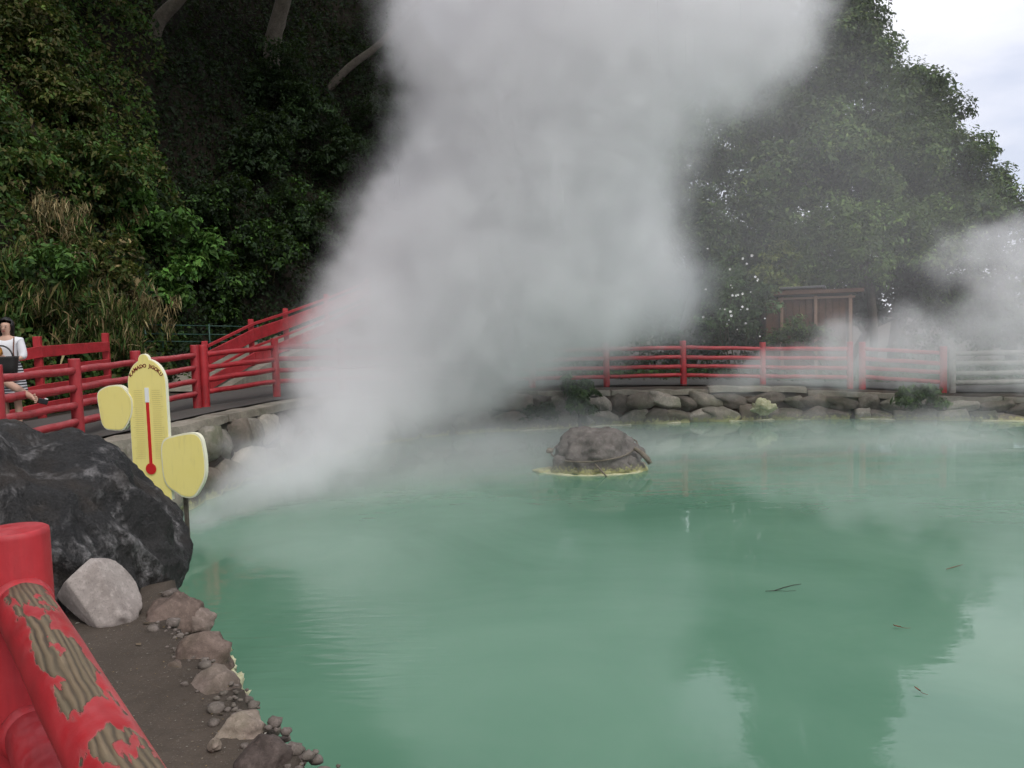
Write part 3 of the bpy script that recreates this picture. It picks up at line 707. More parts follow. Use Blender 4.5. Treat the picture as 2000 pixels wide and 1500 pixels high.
def leaf_object(name, parts, mat, parent=None):
    V = []; Q = []; Cc = []; b = 0
    for v, q, c in parts: V.append(v); Q.append(q + b); Cc.append(c); b += len(v)
    V = np.concatenate(V); me = fast_mesh(name, V, np.concatenate(Q))
    a = me.color_attributes.new('tint', 'FLOAT_COLOR', 'POINT'); a.data.foreach_set('color', np.concatenate(Cc).astype(np.float32).ravel())
    return link(name, me, mat, parent)
def lobes_points(lobes, per_m2, clump_r, leaves, rng, lower=-0.6, sub=9):
    """billows on the shells of the lobes, clumps on the billows; each clump is a small puff of leaves. Returns centres, normals, tint"""
    C = []; Nn = []; Tn = []
    for (c, r) in lobes:
        c = np.array(c); r = np.array(r if hasattr(r, '__len__') else (r, r, r), float)
        bd = unit(rng.normal(0, 1, (sub * 2, 3))); bd = bd[bd[:, 2] > max(lower, -0.55)][:sub]
        bc = [c] + [c + d * r * rng.uniform(0.68, 0.98) for d in bd]; br = [r * 0.66] + [r * rng.uniform(0.28, 0.48) for _ in bd]
        for q, (c1, r1) in enumerate(zip(bc, br)):
            area = 4 * math.pi * (r1[0] * r1[1] * r1[2]) ** (2 / 3); n = max(5, int(area * per_m2 * 0.62))
            d = unit(rng.normal(0, 1, (n, 3))); d = d[d[:, 2] > lower]; n = len(d)
            if n == 0: continue
            cc = c1 + d * r1 * rng.uniform(0.7, 1.05, (n, 1)); cr = clump_r * rng.uniform(0.5, 1.25, (n, 1))
            m = max(3, int(leaves)); off = unit(rng.normal(0, 1, (n * m, 3))) * rng.uniform(0.2, 1.0, (n * m, 1)) ** 0.6
            pts = np.repeat(cc, m, 0) + off * np.repeat(cr, m, 0) * np.array([1.15, 1.15, 0.7])
            C.append(pts); Nn.append(unit(np.repeat(unit(d / r1), m, 0) * 0.6 + off * 0.5 + np.array([0, 0, 0.5])))
            Tn.append(np.repeat((0.6 if q == 0 else rng.uniform(0.55, 1.7)) * rng.uniform(0.75, 1.25, n), m))  # core leaves darkened, inner shade put into the tint; billows vary at random
    return np.concatenate(C), np.concatenate(Nn), np.concatenate(Tn)

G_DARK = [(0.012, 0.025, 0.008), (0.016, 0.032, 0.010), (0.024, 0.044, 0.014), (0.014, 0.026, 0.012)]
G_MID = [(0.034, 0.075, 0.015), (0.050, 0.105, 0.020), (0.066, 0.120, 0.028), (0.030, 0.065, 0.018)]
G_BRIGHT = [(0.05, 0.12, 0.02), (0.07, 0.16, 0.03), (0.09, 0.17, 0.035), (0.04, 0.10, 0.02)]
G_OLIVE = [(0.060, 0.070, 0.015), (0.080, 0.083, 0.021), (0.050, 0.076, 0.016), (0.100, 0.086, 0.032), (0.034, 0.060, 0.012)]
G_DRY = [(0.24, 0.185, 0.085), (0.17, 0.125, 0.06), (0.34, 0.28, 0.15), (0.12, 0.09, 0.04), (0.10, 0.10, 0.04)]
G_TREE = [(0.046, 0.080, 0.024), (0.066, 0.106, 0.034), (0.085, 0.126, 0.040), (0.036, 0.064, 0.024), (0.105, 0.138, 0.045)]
def limb(a, b, r0, r1, bend=0.15, n=7, seed=0):
    rnd = random.Random(seed); a, b = Vector(a), Vector(b); L = (b - a).length; pts = []
    o1 = Vector((rnd.uniform(-1, 1), rnd.uniform(-1, 1), rnd.uniform(-0.4, 0.4))) * L * bend
    for i in range(n):
        t = i / (n - 1); pts.append(a.lerp(b, t) + o1 * math.sin(t * math.pi))
    return tube_mesh('limb', pts, [r0 + (r1 - r0) * i / (n - 1) for i in range(n)], 9, 0.12, seed)
def tree(name, label, base, lobes, per, clump, leaves, size, cols, seed, trunk_r=0.22, aspect=0.5, cat='tree', group=None, lower=-0.75, mat='leaf', nl=5, trunk_top=None, droop=0.25):
    rng = np.random.default_rng(seed); t = thing(name, label, cat, base, 0, group)
    base = Vector(base); C, Nn, Tn = lobes_points(lobes, per, clump, leaves, rng, lower)
    cs = [Vector(c) for c, r in lobes]; cen = sum(cs, Vector()) / len(cs)
    top = Vector(trunk_top) if trunk_top else cen
    o = link('trunk', limb(base - Vector((0, 0, 0.4)), top, trunk_r, trunk_r * 0.45, 0.06, 9, seed), MAT['bark'], t)
    for i, c in enumerate(cs[:nl]):
        a = base.lerp(top, 0.45 + 0.1 * (i % 5)); link('branch', limb(a, c, trunk_r * 0.42, trunk_r * 0.12, 0.1, 6, seed + i), MAT['bark'], t)
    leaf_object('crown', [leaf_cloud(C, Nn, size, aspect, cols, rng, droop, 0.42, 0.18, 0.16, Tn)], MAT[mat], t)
    return t
def shrub(name, label, base, lobes, per, clump, leaves, size, cols, seed, aspect=0.5, cat='shrub', group=None, stems=4, droop=0.3, lower=-0.5, mat='leaf'):
    rng = np.random.default_rng(seed); base = Vector(base); t = thing(name, label, cat, base, 0, group)
    C, Nn, Tn = lobes_points(lobes, per, clump, leaves, rng, lower)
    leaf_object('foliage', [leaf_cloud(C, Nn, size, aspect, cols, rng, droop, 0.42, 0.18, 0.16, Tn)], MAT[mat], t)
    for i in range(min(stems, len(lobes))):
        link('stem', limb(base + Vector((0.05 * i, 0, -0.1)), lobes[i][0], 0.022, 0.008, 0.12, 6, seed + i), MAT['stem'], t)
    return t
def hill_hit(px, py, y0=8.0):
    d = CR @ Vector(((px - 1000) / F, -(py - 750) / F, -1)); y = y0
    ys = np.arange(y0, 40, 0.05); pts = np.array([EYE + d * (q / d.y) for q in ys]); h = height(pts[:, :2])
    k = np.argmax(pts[:, 2] < h); return Vector(pts[k]) if (pts[:, 2] < h).any() else Vector(pts[-1])

# ------------------------------------------------------------------ the dark slope on the left
rng = np.random.default_rng(21)
def undergrowth(name, label, n, box, dmax, size, aspect, cols, lift, seed, mat='leaf', droop=0.35, mask=None, dmin=0.0):
    rng = np.random.default_rng(seed); P = np.column_stack([rng.uniform(box[0], box[1], n), rng.uniform(box[2], box[3], n)])
    d = sdf(P, HILL, len(FOOT) - 1); keep = (d > dmin) & (d < dmax)
    if mask is not None: keep &= mask(P)
    P = P[keep]
    z = height(P); e = 0.05
    nx_ = -(height(P + [e, 0]) - z) / e; ny_ = -(height(P + [0, e]) - z) / e; N_ = unit(np.column_stack([nx_, ny_, np.ones(len(P))]))
    bump_ = 0.5 + 0.5 * vnoise(P, 1.7, seed) + 0.25 * vnoise(np.column_stack([P[:, 0] + z, P[:, 1]]), 3.7, seed + 2)
    C = np.column_stack([P, z]) + N_ * (np.clip(bump_, 0, 1.3) * lift * rng.uniform(0.1, 1.0, len(P)))[:, None]
    o = leaf_object(name, [leaf_cloud(C, unit(N_ + np.array([0, 0, 0.6])), size, aspect, cols, rng, droop)], MAT[mat])
    return tag(o, label, None, None, 'stuff')
G_SHADE = [(0.008, 0.017, 0.006), (0.011, 0.022, 0.008), (0.015, 0.028, 0.009)]  # greens darkened so the hollow's shade sits in the leaf colour
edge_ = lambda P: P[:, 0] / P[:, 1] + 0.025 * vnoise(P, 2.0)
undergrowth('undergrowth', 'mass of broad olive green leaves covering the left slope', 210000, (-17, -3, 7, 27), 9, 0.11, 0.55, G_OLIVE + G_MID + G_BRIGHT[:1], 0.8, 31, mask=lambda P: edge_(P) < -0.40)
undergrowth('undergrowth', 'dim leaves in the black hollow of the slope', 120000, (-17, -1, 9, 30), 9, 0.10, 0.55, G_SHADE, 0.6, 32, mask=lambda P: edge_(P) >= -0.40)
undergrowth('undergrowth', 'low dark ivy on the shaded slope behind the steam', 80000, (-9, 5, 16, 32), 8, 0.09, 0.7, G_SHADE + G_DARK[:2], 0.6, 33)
hs = [  # px, py, radius, palette, leaf size, clump leaves, label
    (50, 70, 1.25, G_OLIVE, 0.11, 16, 'olive brown bush in the top left corner of the slope'),
    (150, 190, 1.10, G_OLIVE, 0.11, 16, 'olive bush with a bright sprig at its edge, below the top corner'),
    (30, 300, 1.05, G_OLIVE + G_MID, 0.12, 16, 'mixed green bush at the left edge above the dry bamboo'),
    (195, 360, 1.00, G_OLIVE + G_MID, 0.11, 16, 'broad olive bush bulging from the middle of the left slope'),
    (300, 440, 0.85, G_MID + G_BRIGHT[:2], 0.13, 14, 'leafy bush with larger glossy leaves facing the dark hollow'),
    (385, 505, 0.65, G_BRIGHT, 0.14, 12, 'bright green large-leaved sprays hanging at the edge of the dark hollow'),
    (60, 560, 0.75, G_MID, 0.11, 14, 'green bush above the dry bamboo behind the woman'),
    (205, 545, 0.70, G_OLIVE + G_DRY[:1], 0.10, 16, 'brownish bush in the middle of the dry bamboo'),
    (330, 560, 0.55, G_BRIGHT + G_MID, 0.14, 12, 'bright leafy plant above the green wire fence'),
    (455, 585, 0.65, G_MID + G_DARK, 0.12, 14, 'ivy-like green shrub above the red ramp railing'),
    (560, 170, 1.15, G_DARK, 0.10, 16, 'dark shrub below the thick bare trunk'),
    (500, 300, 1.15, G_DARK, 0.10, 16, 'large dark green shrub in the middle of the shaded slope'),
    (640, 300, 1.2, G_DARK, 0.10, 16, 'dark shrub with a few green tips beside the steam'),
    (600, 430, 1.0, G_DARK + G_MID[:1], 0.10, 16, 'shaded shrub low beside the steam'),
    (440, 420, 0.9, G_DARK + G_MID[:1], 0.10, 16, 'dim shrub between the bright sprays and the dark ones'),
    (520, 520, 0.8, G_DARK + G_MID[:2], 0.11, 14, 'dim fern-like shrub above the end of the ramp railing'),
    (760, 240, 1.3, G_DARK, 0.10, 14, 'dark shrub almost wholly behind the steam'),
]
for i, (px, py, r, cols, sz, lv, lb) in enumerate(hs):
    b = hill_hit(px, py + 30); rnd = random.Random(500 + i); lobes = []
    c0 = at(px, py, b.y - 0.35)
    for k_ in range(6):
        a = rnd.uniform(0, 6.3); q = rnd.uniform(0.25, 0.75) * r
        lobes.append(((c0.x + q * math.cos(a), c0.y - 0.3 * abs(math.sin(a)) * r - 0.1 * k_ * r * 0.3, c0.z + q * math.sin(a) * 0.9), (r * rnd.uniform(0.42, 0.7),) * 3))
    shrub('hillside_shrub', lb, (b.x, b.y, b.z), lobes, 13, 0.17, lv, sz, cols, 600 + i, 0.5, 'shrub', 'shrubs on the slope', 4, 0.35)
# dry bamboo grass -----------------------------------------------------
def bamboo(label, px, py, r, n, seed, green=0.3, z_lift=0.0):
    rng = np.random.default_rng(seed); b = hill_hit(px, py + 10); c = at(px, py, b.y - 0.35)
    t = thing('dwarf_bamboo', label, 'bamboo', (b.x, b.y, b.z), 0, 'dry bamboo grass on the slope')
    k_ = max(6, n // 34); cul = []
    C = []; Nn = []
    for i in range(k_):
        tip = np.array(c) + np.array([rng.normal(0, 0.45), rng.uniform(-0.45, 0.1), rng.normal(0, 0.38)]) * r
        root = np.array([tip[0] + rng.normal(0, 0.1), tip[1] + 0.5, tip[2] + 0.25]); mid = root * 0.4 + tip * 0.6 + np.array([0, -0.1, 0.12])
        cul.append((root, mid, tip))
        m = 34; tt = rng.uniform(0.25, 1.0, m)[:, None]; base = (1 - tt) ** 2 * root + 2 * tt * (1 - tt) * mid + tt ** 2 * tip
        C.append(base + rng.normal(0, 0.055, (m, 3)) - np.array([0, 0, 0.07])); Nn.append(unit(rng.normal(0, 0.6, (m, 3)) + np.array([0.1, -0.9, 0.4])))
    cols = G_DRY + (G_OLIVE + G_OLIVE + G_MID if green > 0.2 else [])
    if green > 0.5: cols = G_DRY[:2] + G_OLIVE + G_MID
    leaf_object('foliage', [leaf_cloud(np.concatenate(C), np.concatenate(Nn), 0.20, 0.11, cols, rng, 0.9, 0.4, 0.1, 0.35)], MAT['dry'], t)
    for i, (a, m_, e_) in enumerate(cul[:6]): link('culm', tube_mesh('culm', [a, m_, e_], [0.007, 0.006, 0.003], 5), MAT['stem'], t)
for i, (px, py, r, n, g, lb) in enumerate([
    (65, 430, 0.85, 1100, 0.0, 'straw coloured dry bamboo clump drooping from the left slope, highest of all'),
    (10, 510, 0.5, 350, 0.3, 'small tan dry bamboo clump at the left picture edge'),
    (150, 470, 0.7, 500, 0.6, 'greenish dry bamboo beside the highest straw clump'),
    (225, 430, 0.6, 400, 0.6, 'thin pale bamboo blades in the middle of the slope'),
    (95, 640, 1.1, 2000, 0.3, 'wide dry bamboo thicket right behind the woman'),
    (190, 645, 1.0, 1900, 0.25, 'dry bamboo drooping over the red board fence'),
    (262, 615, 0.75, 900, 0.0, 'pale straw bamboo tuft nearest the green wire fence'),
    (240, 668, 0.7, 700, 0.25, 'low dry bamboo just above the thermometer sign'),
    (20, 600, 0.8, 700, 0.6, 'brownish bamboo between the left bushes'),
    (180, 575, 0.6, 420, 0.6, 'half green bamboo below the brownish bush')]):
    bamboo(lb, px, py, r, n, 800 + i, g)
undergrowth('ground_cover', 'low green weeds along the foot of the slope', 26000, (-10, -3.5, 8, 22), 0.9, 0.09, 0.6, G_MID + G_BRIGHT[:2] + G_DARK, 0.45, 35, dmin=-0.5)
# trees standing in the slope; their crowns roof the hollow
def hill_tree(label, px0, py0, path, r0, lob, seed):
    b = hill_hit(px0, py0); t = thing('slope_tree', label, 'tree', (b.x, b.y, b.z), 0, 'trees on the slope')
    pts = [b + Vector((0, 0.1, -0.4))] + [at(x, y, b.y - dy) for x, y, dy in path]
    pts = [Vector(q) for q in pts]; sm = []
    for i in range(len(pts) - 1):
        for j in range(4): sm.append(pts[i].lerp(pts[i + 1], j / 4))
    sm.append(pts[-1])
    for _ in range(2): sm = [sm[0]] + [(sm[i - 1] + sm[i] * 2 + sm[i + 1]) / 4 for i in range(1, len(sm) - 1)] + [sm[-1]]
    link('trunk', tube_mesh('trunk', sm, [r0 * (1 - 0.5 * i / len(sm)) for i in range(len(sm))], 10, 0.2, seed), MAT['brightened_bark'], t)
    lobes = [(tuple(at(x, y, b.y - dy)), (r, r, r * 0.6)) for x, y, dy, r in lob]
    rg = np.random.default_rng(seed); C, Nn, Tn = lobes_points(lobes, 5, 0.35, 22, rg, -0.9, 5)
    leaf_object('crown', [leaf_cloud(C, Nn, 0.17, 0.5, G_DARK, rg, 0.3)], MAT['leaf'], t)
    for i, l in enumerate(lobes): link('branch', limb(sm[-2], l[0], r0 * 0.4, r0 * 0.12, 0.1, 6, seed + i), MAT['bark'], t)
hill_tree('thick crooked bare trunk rising out of frame from the dark slope', 528, 150, [(530, 90, 0.1), (545, 30, 0.3), (575, -60, 0.5), (590, -260, 0.8)], 0.28, [(560, -330, 2.0, 2.6), (420, -250, 3.5, 2.4), (720, -300, 3.0, 2.6), (560, -420, 5.5, 2.6)], 71)
hill_tree('slanting pale trunk near the top of the slope', 290, 60, [(310, 35, 0.1), (350, 0, 0.3), (420, -90, 0.5), (470, -260, 0.8)], 0.20, [(300, -300, 2.0, 2.4), (150, -260, 4.0, 2.2), (420, -330, 4.5, 2.4)], 72)
hill_tree('thin leaning trunk reaching into the steam', 625, 165, [(680, 130, 0.1), (740, 90, 0.2), (840, -20, 0.4), (900, -200, 0.6)], 0.13, [(850, -250, 1.5, 2.2), (760, -200, 4.0, 2.0)], 73)

# ------------------------------------------------------------------ trees beyond the far fence
def L(px, py, Y_, rpx, sq=1.0):
    r = rpx * Y_ / F; return (tuple(at(px, py, Y_)), (r, r * 0.9, r * sq))
tree('broadleaf_tree', 'tallest dense dark evergreen behind the shed, top out of frame', (8.5, 27, -0.2),
     [L(1600, 150, 26, 130), L(1660, 40, 26.5, 95), L(1570, 330, 25.5, 120), L(1490, 220, 26, 110), L(1640, -70, 27, 100), L(1660, 210, 26, 105), L(1690, 110, 27, 60), L(1430, 290, 25.5, 95), L(1560, 40, 27, 110), L(1640, 300, 25, 95), L(1530, 420, 25, 90), L(1650, 390, 26, 92), L(1600, 475, 26, 88), L(1700, 500, 26, 85), L(1540, 510, 26.5, 80)],
     14, 0.33, 22, 0.13, G_TREE, 91, 0.34, trunk_top=at(1600, 0, 26.5))
tree('broadleaf_tree', 'rounded evergreen against the sky at the right', (13.5, 30, -0.2),
     [L(1790, 240, 29, 85), L(1840, 320, 29, 80), L(1750, 185, 29.5, 62), L(1860, 410, 28.5, 85), L(1885, 375, 29, 50), L(1760, 340, 28, 100), L(1820, 190, 29.5, 40), L(1740, 440, 28, 90), L(1690, 300, 28, 90), L(1920, 400, 29, 48), L(1925, 345, 29, 38)],
     15, 0.34, 22, 0.135, G_TREE, 92, 0.3, trunk_top=at(1820, 200, 29.5))
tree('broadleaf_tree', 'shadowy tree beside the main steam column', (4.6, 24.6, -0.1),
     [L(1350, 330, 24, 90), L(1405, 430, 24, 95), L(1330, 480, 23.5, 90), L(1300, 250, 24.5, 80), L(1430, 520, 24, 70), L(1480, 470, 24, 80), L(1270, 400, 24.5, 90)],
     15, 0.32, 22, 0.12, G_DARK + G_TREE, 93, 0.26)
tree('broadleaf_tree', 'lighter green young tree in front of the rounded evergreen', (10.0, 23.5, -0.2),
     [L(1660, 440, 23, 62), L(1730, 420, 23, 60), L(1600, 490, 22.8, 66), L(1680, 520, 22.6, 75), L(1770, 480, 23.3, 70), L(1560, 540, 23, 50), L(1830, 450, 23.5, 55)],
     16, 0.28, 18, 0.11, [(0.08, 0.13, 0.035), (0.11, 0.16, 0.045), (0.06, 0.10, 0.03)], 94, 0.14)
tree('broadleaf_tree', 'green tree low at the right picture edge, behind the drifting puff', (14.4, 24.5, -0.3),
     [L(1900, 470, 24, 70), L(1965, 415, 25, 50), L(1990, 480, 24, 70), L(1850, 540, 23.5, 80), L(1960, 560, 23.5, 80), L(2050, 520, 24, 80)],
     15, 0.32, 18, 0.13, G_TREE, 95, 0.18)
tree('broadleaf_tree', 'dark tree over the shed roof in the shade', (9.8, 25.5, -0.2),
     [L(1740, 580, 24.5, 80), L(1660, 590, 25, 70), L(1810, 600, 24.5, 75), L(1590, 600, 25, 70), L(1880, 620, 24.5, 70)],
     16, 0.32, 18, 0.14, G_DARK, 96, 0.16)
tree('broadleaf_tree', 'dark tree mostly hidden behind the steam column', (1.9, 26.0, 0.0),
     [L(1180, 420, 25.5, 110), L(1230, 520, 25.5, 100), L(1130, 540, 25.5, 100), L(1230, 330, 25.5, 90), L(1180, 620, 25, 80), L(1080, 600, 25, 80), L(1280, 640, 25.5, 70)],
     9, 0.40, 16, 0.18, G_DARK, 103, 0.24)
tree('broadleaf_tree', 'dim tree low behind the flowering bush', (5.6, 27.0, -0.1),
     [L(1340, 590, 26, 80), L(1420, 560, 26, 80), L(1500, 570, 26.5, 75), L(1280, 560, 26, 80), L(1460, 640, 26, 70), L(1380, 650, 26, 70)],
     14, 0.36, 18, 0.15, G_DARK + G_TREE[:2], 102, 0.2)
def hedge(label, x0, x1, Y0, Y1, h, seed):
    rr_ = random.Random(seed); n = int((x1 - x0) / 0.8); lb = [((x0 + (x1 - x0) * i / n, Y0 + (Y1 - Y0) * i / n + rr_.uniform(-.2, .2), -0.1 + h * rr_.uniform(0.4, 0.7)), (0.75, 0.6, h * rr_.uniform(0.45, 0.65))) for i in range(n + 1)]
    shrub('hedge', label, (x0, Y0, -0.15), lb, 14, 0.18, 14, 0.10, G_DARK + G_MID[:1], seed, 0.5, 'hedge', None, 4)
hedge('dark low hedge behind the far fence left of the shed', 0.5, 7.2, 21.2, 21.8, 1.3, 110)
hedge('dark hedge behind the grey log fence right of the shed', 10.2, 18, 20.8, 20.4, 1.7, 111)
fb = shrub('flowering_bush', 'tall green bush dotted with white blossoms left of the shed', (5.35, 20.3, -0.12),
      [L(1430, 575, 20, 55), L(1405, 630, 19.9, 50), L(1462, 630, 19.9, 48), L(1425, 530, 20.2, 36), L(1480, 590, 20.2, 36), L(1400, 575, 20.3, 40)],
      16, 0.17, 18, 0.085, [(0.06, 0.105, 0.035), (0.08, 0.13, 0.045), (0.045, 0.08, 0.03)], 97, 0.5, 'bush', None, 4)
MAT['petal'] = plain('white_petal', (0.80, 0.79, 0.76), 0.6, 0.03)
V = []; Fc = []; rnd = random.Random(44)
for i in range(30):
    px, py = (rnd.gauss(1438, 30), rnd.gauss(572, 46)); c = at(px, py, 19.15 + abs(px - 1435) * 0.006 + rnd.uniform(-0.1, 0.2)); r = rnd.uniform(0.014, 0.034)
    nrm = Vector((rnd.uniform(-.5, .5), -1, rnd.uniform(-.2, .7))).normalized(); x = nrm.orthogonal().normalized(); y = nrm.cross(x)
    for k_ in range(5):
        a = k_ * 1.2566; d = x * math.cos(a) + y * math.sin(a); e = x * math.cos(a + 1.57) + y * math.sin(a + 1.57); b = len(V)
        V += [c, c + d * r * 0.7 + e * r * 0.5 + nrm * r * 0.3, c + d * r * 1.15 + nrm * r * 0.35, c + d * r * 0.7 - e * r * 0.5 + nrm * r * 0.3]; Fc.append((b, b + 1, b + 2, b + 3))
tag(link('blossom', mesh('blossom', V, Fc), MAT['petal'], fb), kind='stuff')
shrub('garden_bush', 'yellow green bush peeking over the shed roof', (7.2, 22.9, -0.1),
      [L(1520, 512, 22.5, 34), L(1500, 535, 22.4, 30), L(1548, 535, 22.5, 30), L(1530, 560, 22.5, 40), L(1510, 600, 22.6, 42)], 16, 0.16, 16, 0.09, [(0.11, 0.14, 0.03), (0.08, 0.11, 0.028), (0.14, 0.16, 0.04)], 98, 0.5, 'bush')
shrub('garden_bush', 'low green bush in front of the shed wall', (7.55, 20.2, -0.12), [L(1545, 650, 19.9, 26), L(1575, 662, 19.9, 28), L(1610, 668, 19.9, 26), L(1520, 668, 19.9, 24)], 20, 0.15, 14, 0.085, G_MID + G_TREE, 104, 0.5, 'bush')
# plants on the far wall
shrub('wall_plant', 'leafy green plant hanging over the far wall beside the red post', at(1135, 790, 17.1), [L(1120, 768, 16.9, 24), L(1145, 765, 16.85, 22), L(1135, 790, 16.8, 24), L(1108, 752, 17.0, 14), L(1150, 800, 16.8, 14)],
      60, 0.07, 11, 0.13, [(0.05, 0.10, 0.025), (0.07, 0.13, 0.03), (0.04, 0.08, 0.02)], 99, 0.30, 'plant')
shrub('wall_plant', 'dark moss fern tuft low on the far wall in the steam', at(1050, 815, 16.9), [L(1052, 805, 16.75, 26, 0.8), L(1075, 812, 16.75, 20), L(1030, 815, 16.75, 18)], 60, 0.07, 10, 0.09, G_DARK + G_MID[:1], 100, 0.3, 'plant')
shrub('wall_plant', 'pale green plant on the wall below the last red post', at(1800, 785, 16.4), [L(1790, 772, 16.2, 32, 0.8), L(1820, 780, 16.2, 26), L(1765, 785, 16.2, 22)], 50, 0.08, 11, 0.11, [(0.08, 0.13, 0.035), (0.06, 0.10, 0.03)], 101, 0.35, 'plant')
rg = np.random.default_rng(61); n_ = 16000
P = np.column_stack([rg.uniform(-2, 16, n_), rg.uniform(19.2, 24, n_)]); C = np.column_stack([P, level(P) + rg.uniform(0.0, 0.35, n_) * (0.6 + 0.4 * vnoise(P, 1.2))])
tag(leaf_object('weeds', [leaf_cloud(C, np.tile([0, -0.3, 1.0], (n_, 1)), 0.10, 0.3, G_DARK + G_MID, rg, 0.1, 0.7)], MAT['leaf']), 'low weeds behind the far fence', None, None, 'stuff')

# ------------------------------------------------------------------ shed
MAT['plank'] = stone_mat('brown_plank', (0.07, 0.034, 0.020), (0.13, 0.066, 0.040), scale=2.5, bumpd=0.006)
MAT['pole'] = plain('pale_timber', (0.27, 0.17, 0.12), 0.7); MAT['roof'] = plain('grey_sheet_roof', (0.12, 0.115, 0.11), 0.5)
s0 = at(1497, 690, 21.0); s1 = at(1672, 690, 20.6); shed = thing('shed', 'low brown plank shed with flat roof behind the far fence', 'shed', (s0.x, s0.y, -0.15))
dv = (Vector((s1.x, s1.y, 0)) - Vector((s0.x, s0.y, 0))); Ls = dv.length; ang = math.atan2(dv.y, dv.x)
SM = Matrix.Translation((s0.x, s0.y, -0.15)) @ Matrix.Rotation(ang, 4, 'Z')
ztop = at(1540, 582, 21).z + 0.15
n_ = int(Ls / 0.155)
pm = [boxmesh('plank', 0.148, 0.03, ztop - 0.05, 0.004, (0, 0, (ztop - 0.05) / 2)) for _ in range(1)]
pm[0].materials.append(MAT['plank'])
for i in range(n_): link('plank', pm[0], None, shed, SM @ Matrix.Translation((0.08 + i * 0.155, 0.008 * ((i * 7) % 3), 0)))
for i in range(10): link('plank', pm[0], None, shed, SM @ Matrix.Translation((0.0, 0.1 + i * 0.155, 0)) @ Matrix.Rotation(math.pi / 2, 4, 'Z'))
for u in (0.36, 1.15, 1.95): link('post', boxmesh('post', 0.07, 0.06, ztop + 0.06, 0.005, (u, -0.05, ztop / 2)), MAT['pole'], shed, SM)
link('beam', boxmesh('beam', Ls - 0.3, 0.07, 0.05, 0.004, (Ls / 2 + 0.12, -0.05, ztop - 0.02)), MAT['pole'], shed, SM)
rf_ = link('roof', boxmesh('roof', Ls + 0.3, 1.9, 0.05, 0.01, (Ls / 2, 0.7, ztop + 0.12)), MAT['roof'], shed, SM @ Matrix.Rotation(-0.03, 4, 'X'))
link('fascia', boxmesh('fascia', Ls + 0.3, 0.03, 0.09, 0.004, (Ls / 2, -0.27, ztop + 0.10)), MAT['plank'], rf_, SM)
link('ridge_cap', boxmesh('ridge_cap', 1.05, 1.2, 0.05, 0.008, (0.85, 0.6, ztop + 0.24)), MAT['roof'], rf_, SM)
link('cap_support', boxmesh('cap_support', 0.9, 0.9, 0.09, 0.0, (0.85, 0.6, ztop + 0.175)), MAT['plank'], rf_, SM)

# ------------------------------------------------------------------ people
MAT['skin'] = plain('skin', (0.52, 0.32, 0.235), 0.5, 0.05); MAT['hair'] = plain('black_hair', (0.012, 0.010, 0.009), 0.45)
MAT['white_cloth'] = plain('white_cloth', (0.72, 0.72, 0.74), 0.85, 0.04); MAT['green_cloth'] = plain('dark_green_cloth', (0.015, 0.055, 0.04), 0.85)
MAT['dark_cloth'] = plain('dark_trousers', (0.03, 0.03, 0.04), 0.85); MAT['shoe'] = plain('dark_shoe', (0.03, 0.027, 0.025), 0.6)
k = NT('striped_cloth'); z = k.sep(k.coord(), 2); st_ = k.math('FRACT', k.math('MULTIPLY', z, 26.0)); k.set(color=k.mix(k.rng(st_, 0.48, 0.52), (0.02, 0.02, 0.025), (0.55, 0.55, 0.56)), rough=0.9); MAT['stripe'] = k.m
k = NT('black_wicker'); c = k.coord(); ch = k.n.new('ShaderNodeTexChecker'); ch.inputs['Scale'].default_value = 60; k.l.new(c, ch.inputs[0])
k.set(color=k.mix(k.math('MULTIPLY', ch.outputs['Fac'], 0.5), (0.014, 0.013, 0.013), (0.06, 0.055, 0.05)), rough=0.6); k.bump(ch.outputs['Fac'], 0.8, 0.008); MAT['wicker'] = k.m
MAT['leather'] = plain('brown_leather', (0.13, 0.05, 0.03), 0.55); MAT['orange'] = plain('orange_cloth', (0.42, 0.18, 0.03), 0.8)
MAT['device'] = plain('black_plastic', (0.015, 0.015, 0.017), 0.35)
def skin(name, joints, mat, parent, mw, levels=2):
    """joints: {key: (pos, radius, parent key)}; the first is the root"""
    keys = list(joints); me = bpy.data.meshes.new(name)
    me.from_pydata([joints[q][0] for q in keys], [(keys.index(joints[q][2]), keys.index(q)) for q in keys if joints[q][2]], [])
    o = link(name, me, mat, parent, mw); md = o.modifiers.new('skin', 'SKIN')
    if not me.skin_vertices: me.skin_vertices.new(name='')
    for i, q in enumerate(keys):
        r = joints[q][1]; r = r if hasattr(r, '__len__') else (r, r); me.skin_vertices[0].data[i].radius = r
        me.skin_vertices[0].data[i].use_root = (i == 0)
    md.use_smooth_shade = True
    sb = o.modifiers.new('sub', 'SUBSURF'); sb.levels = levels; sb.render_levels = levels
    return o
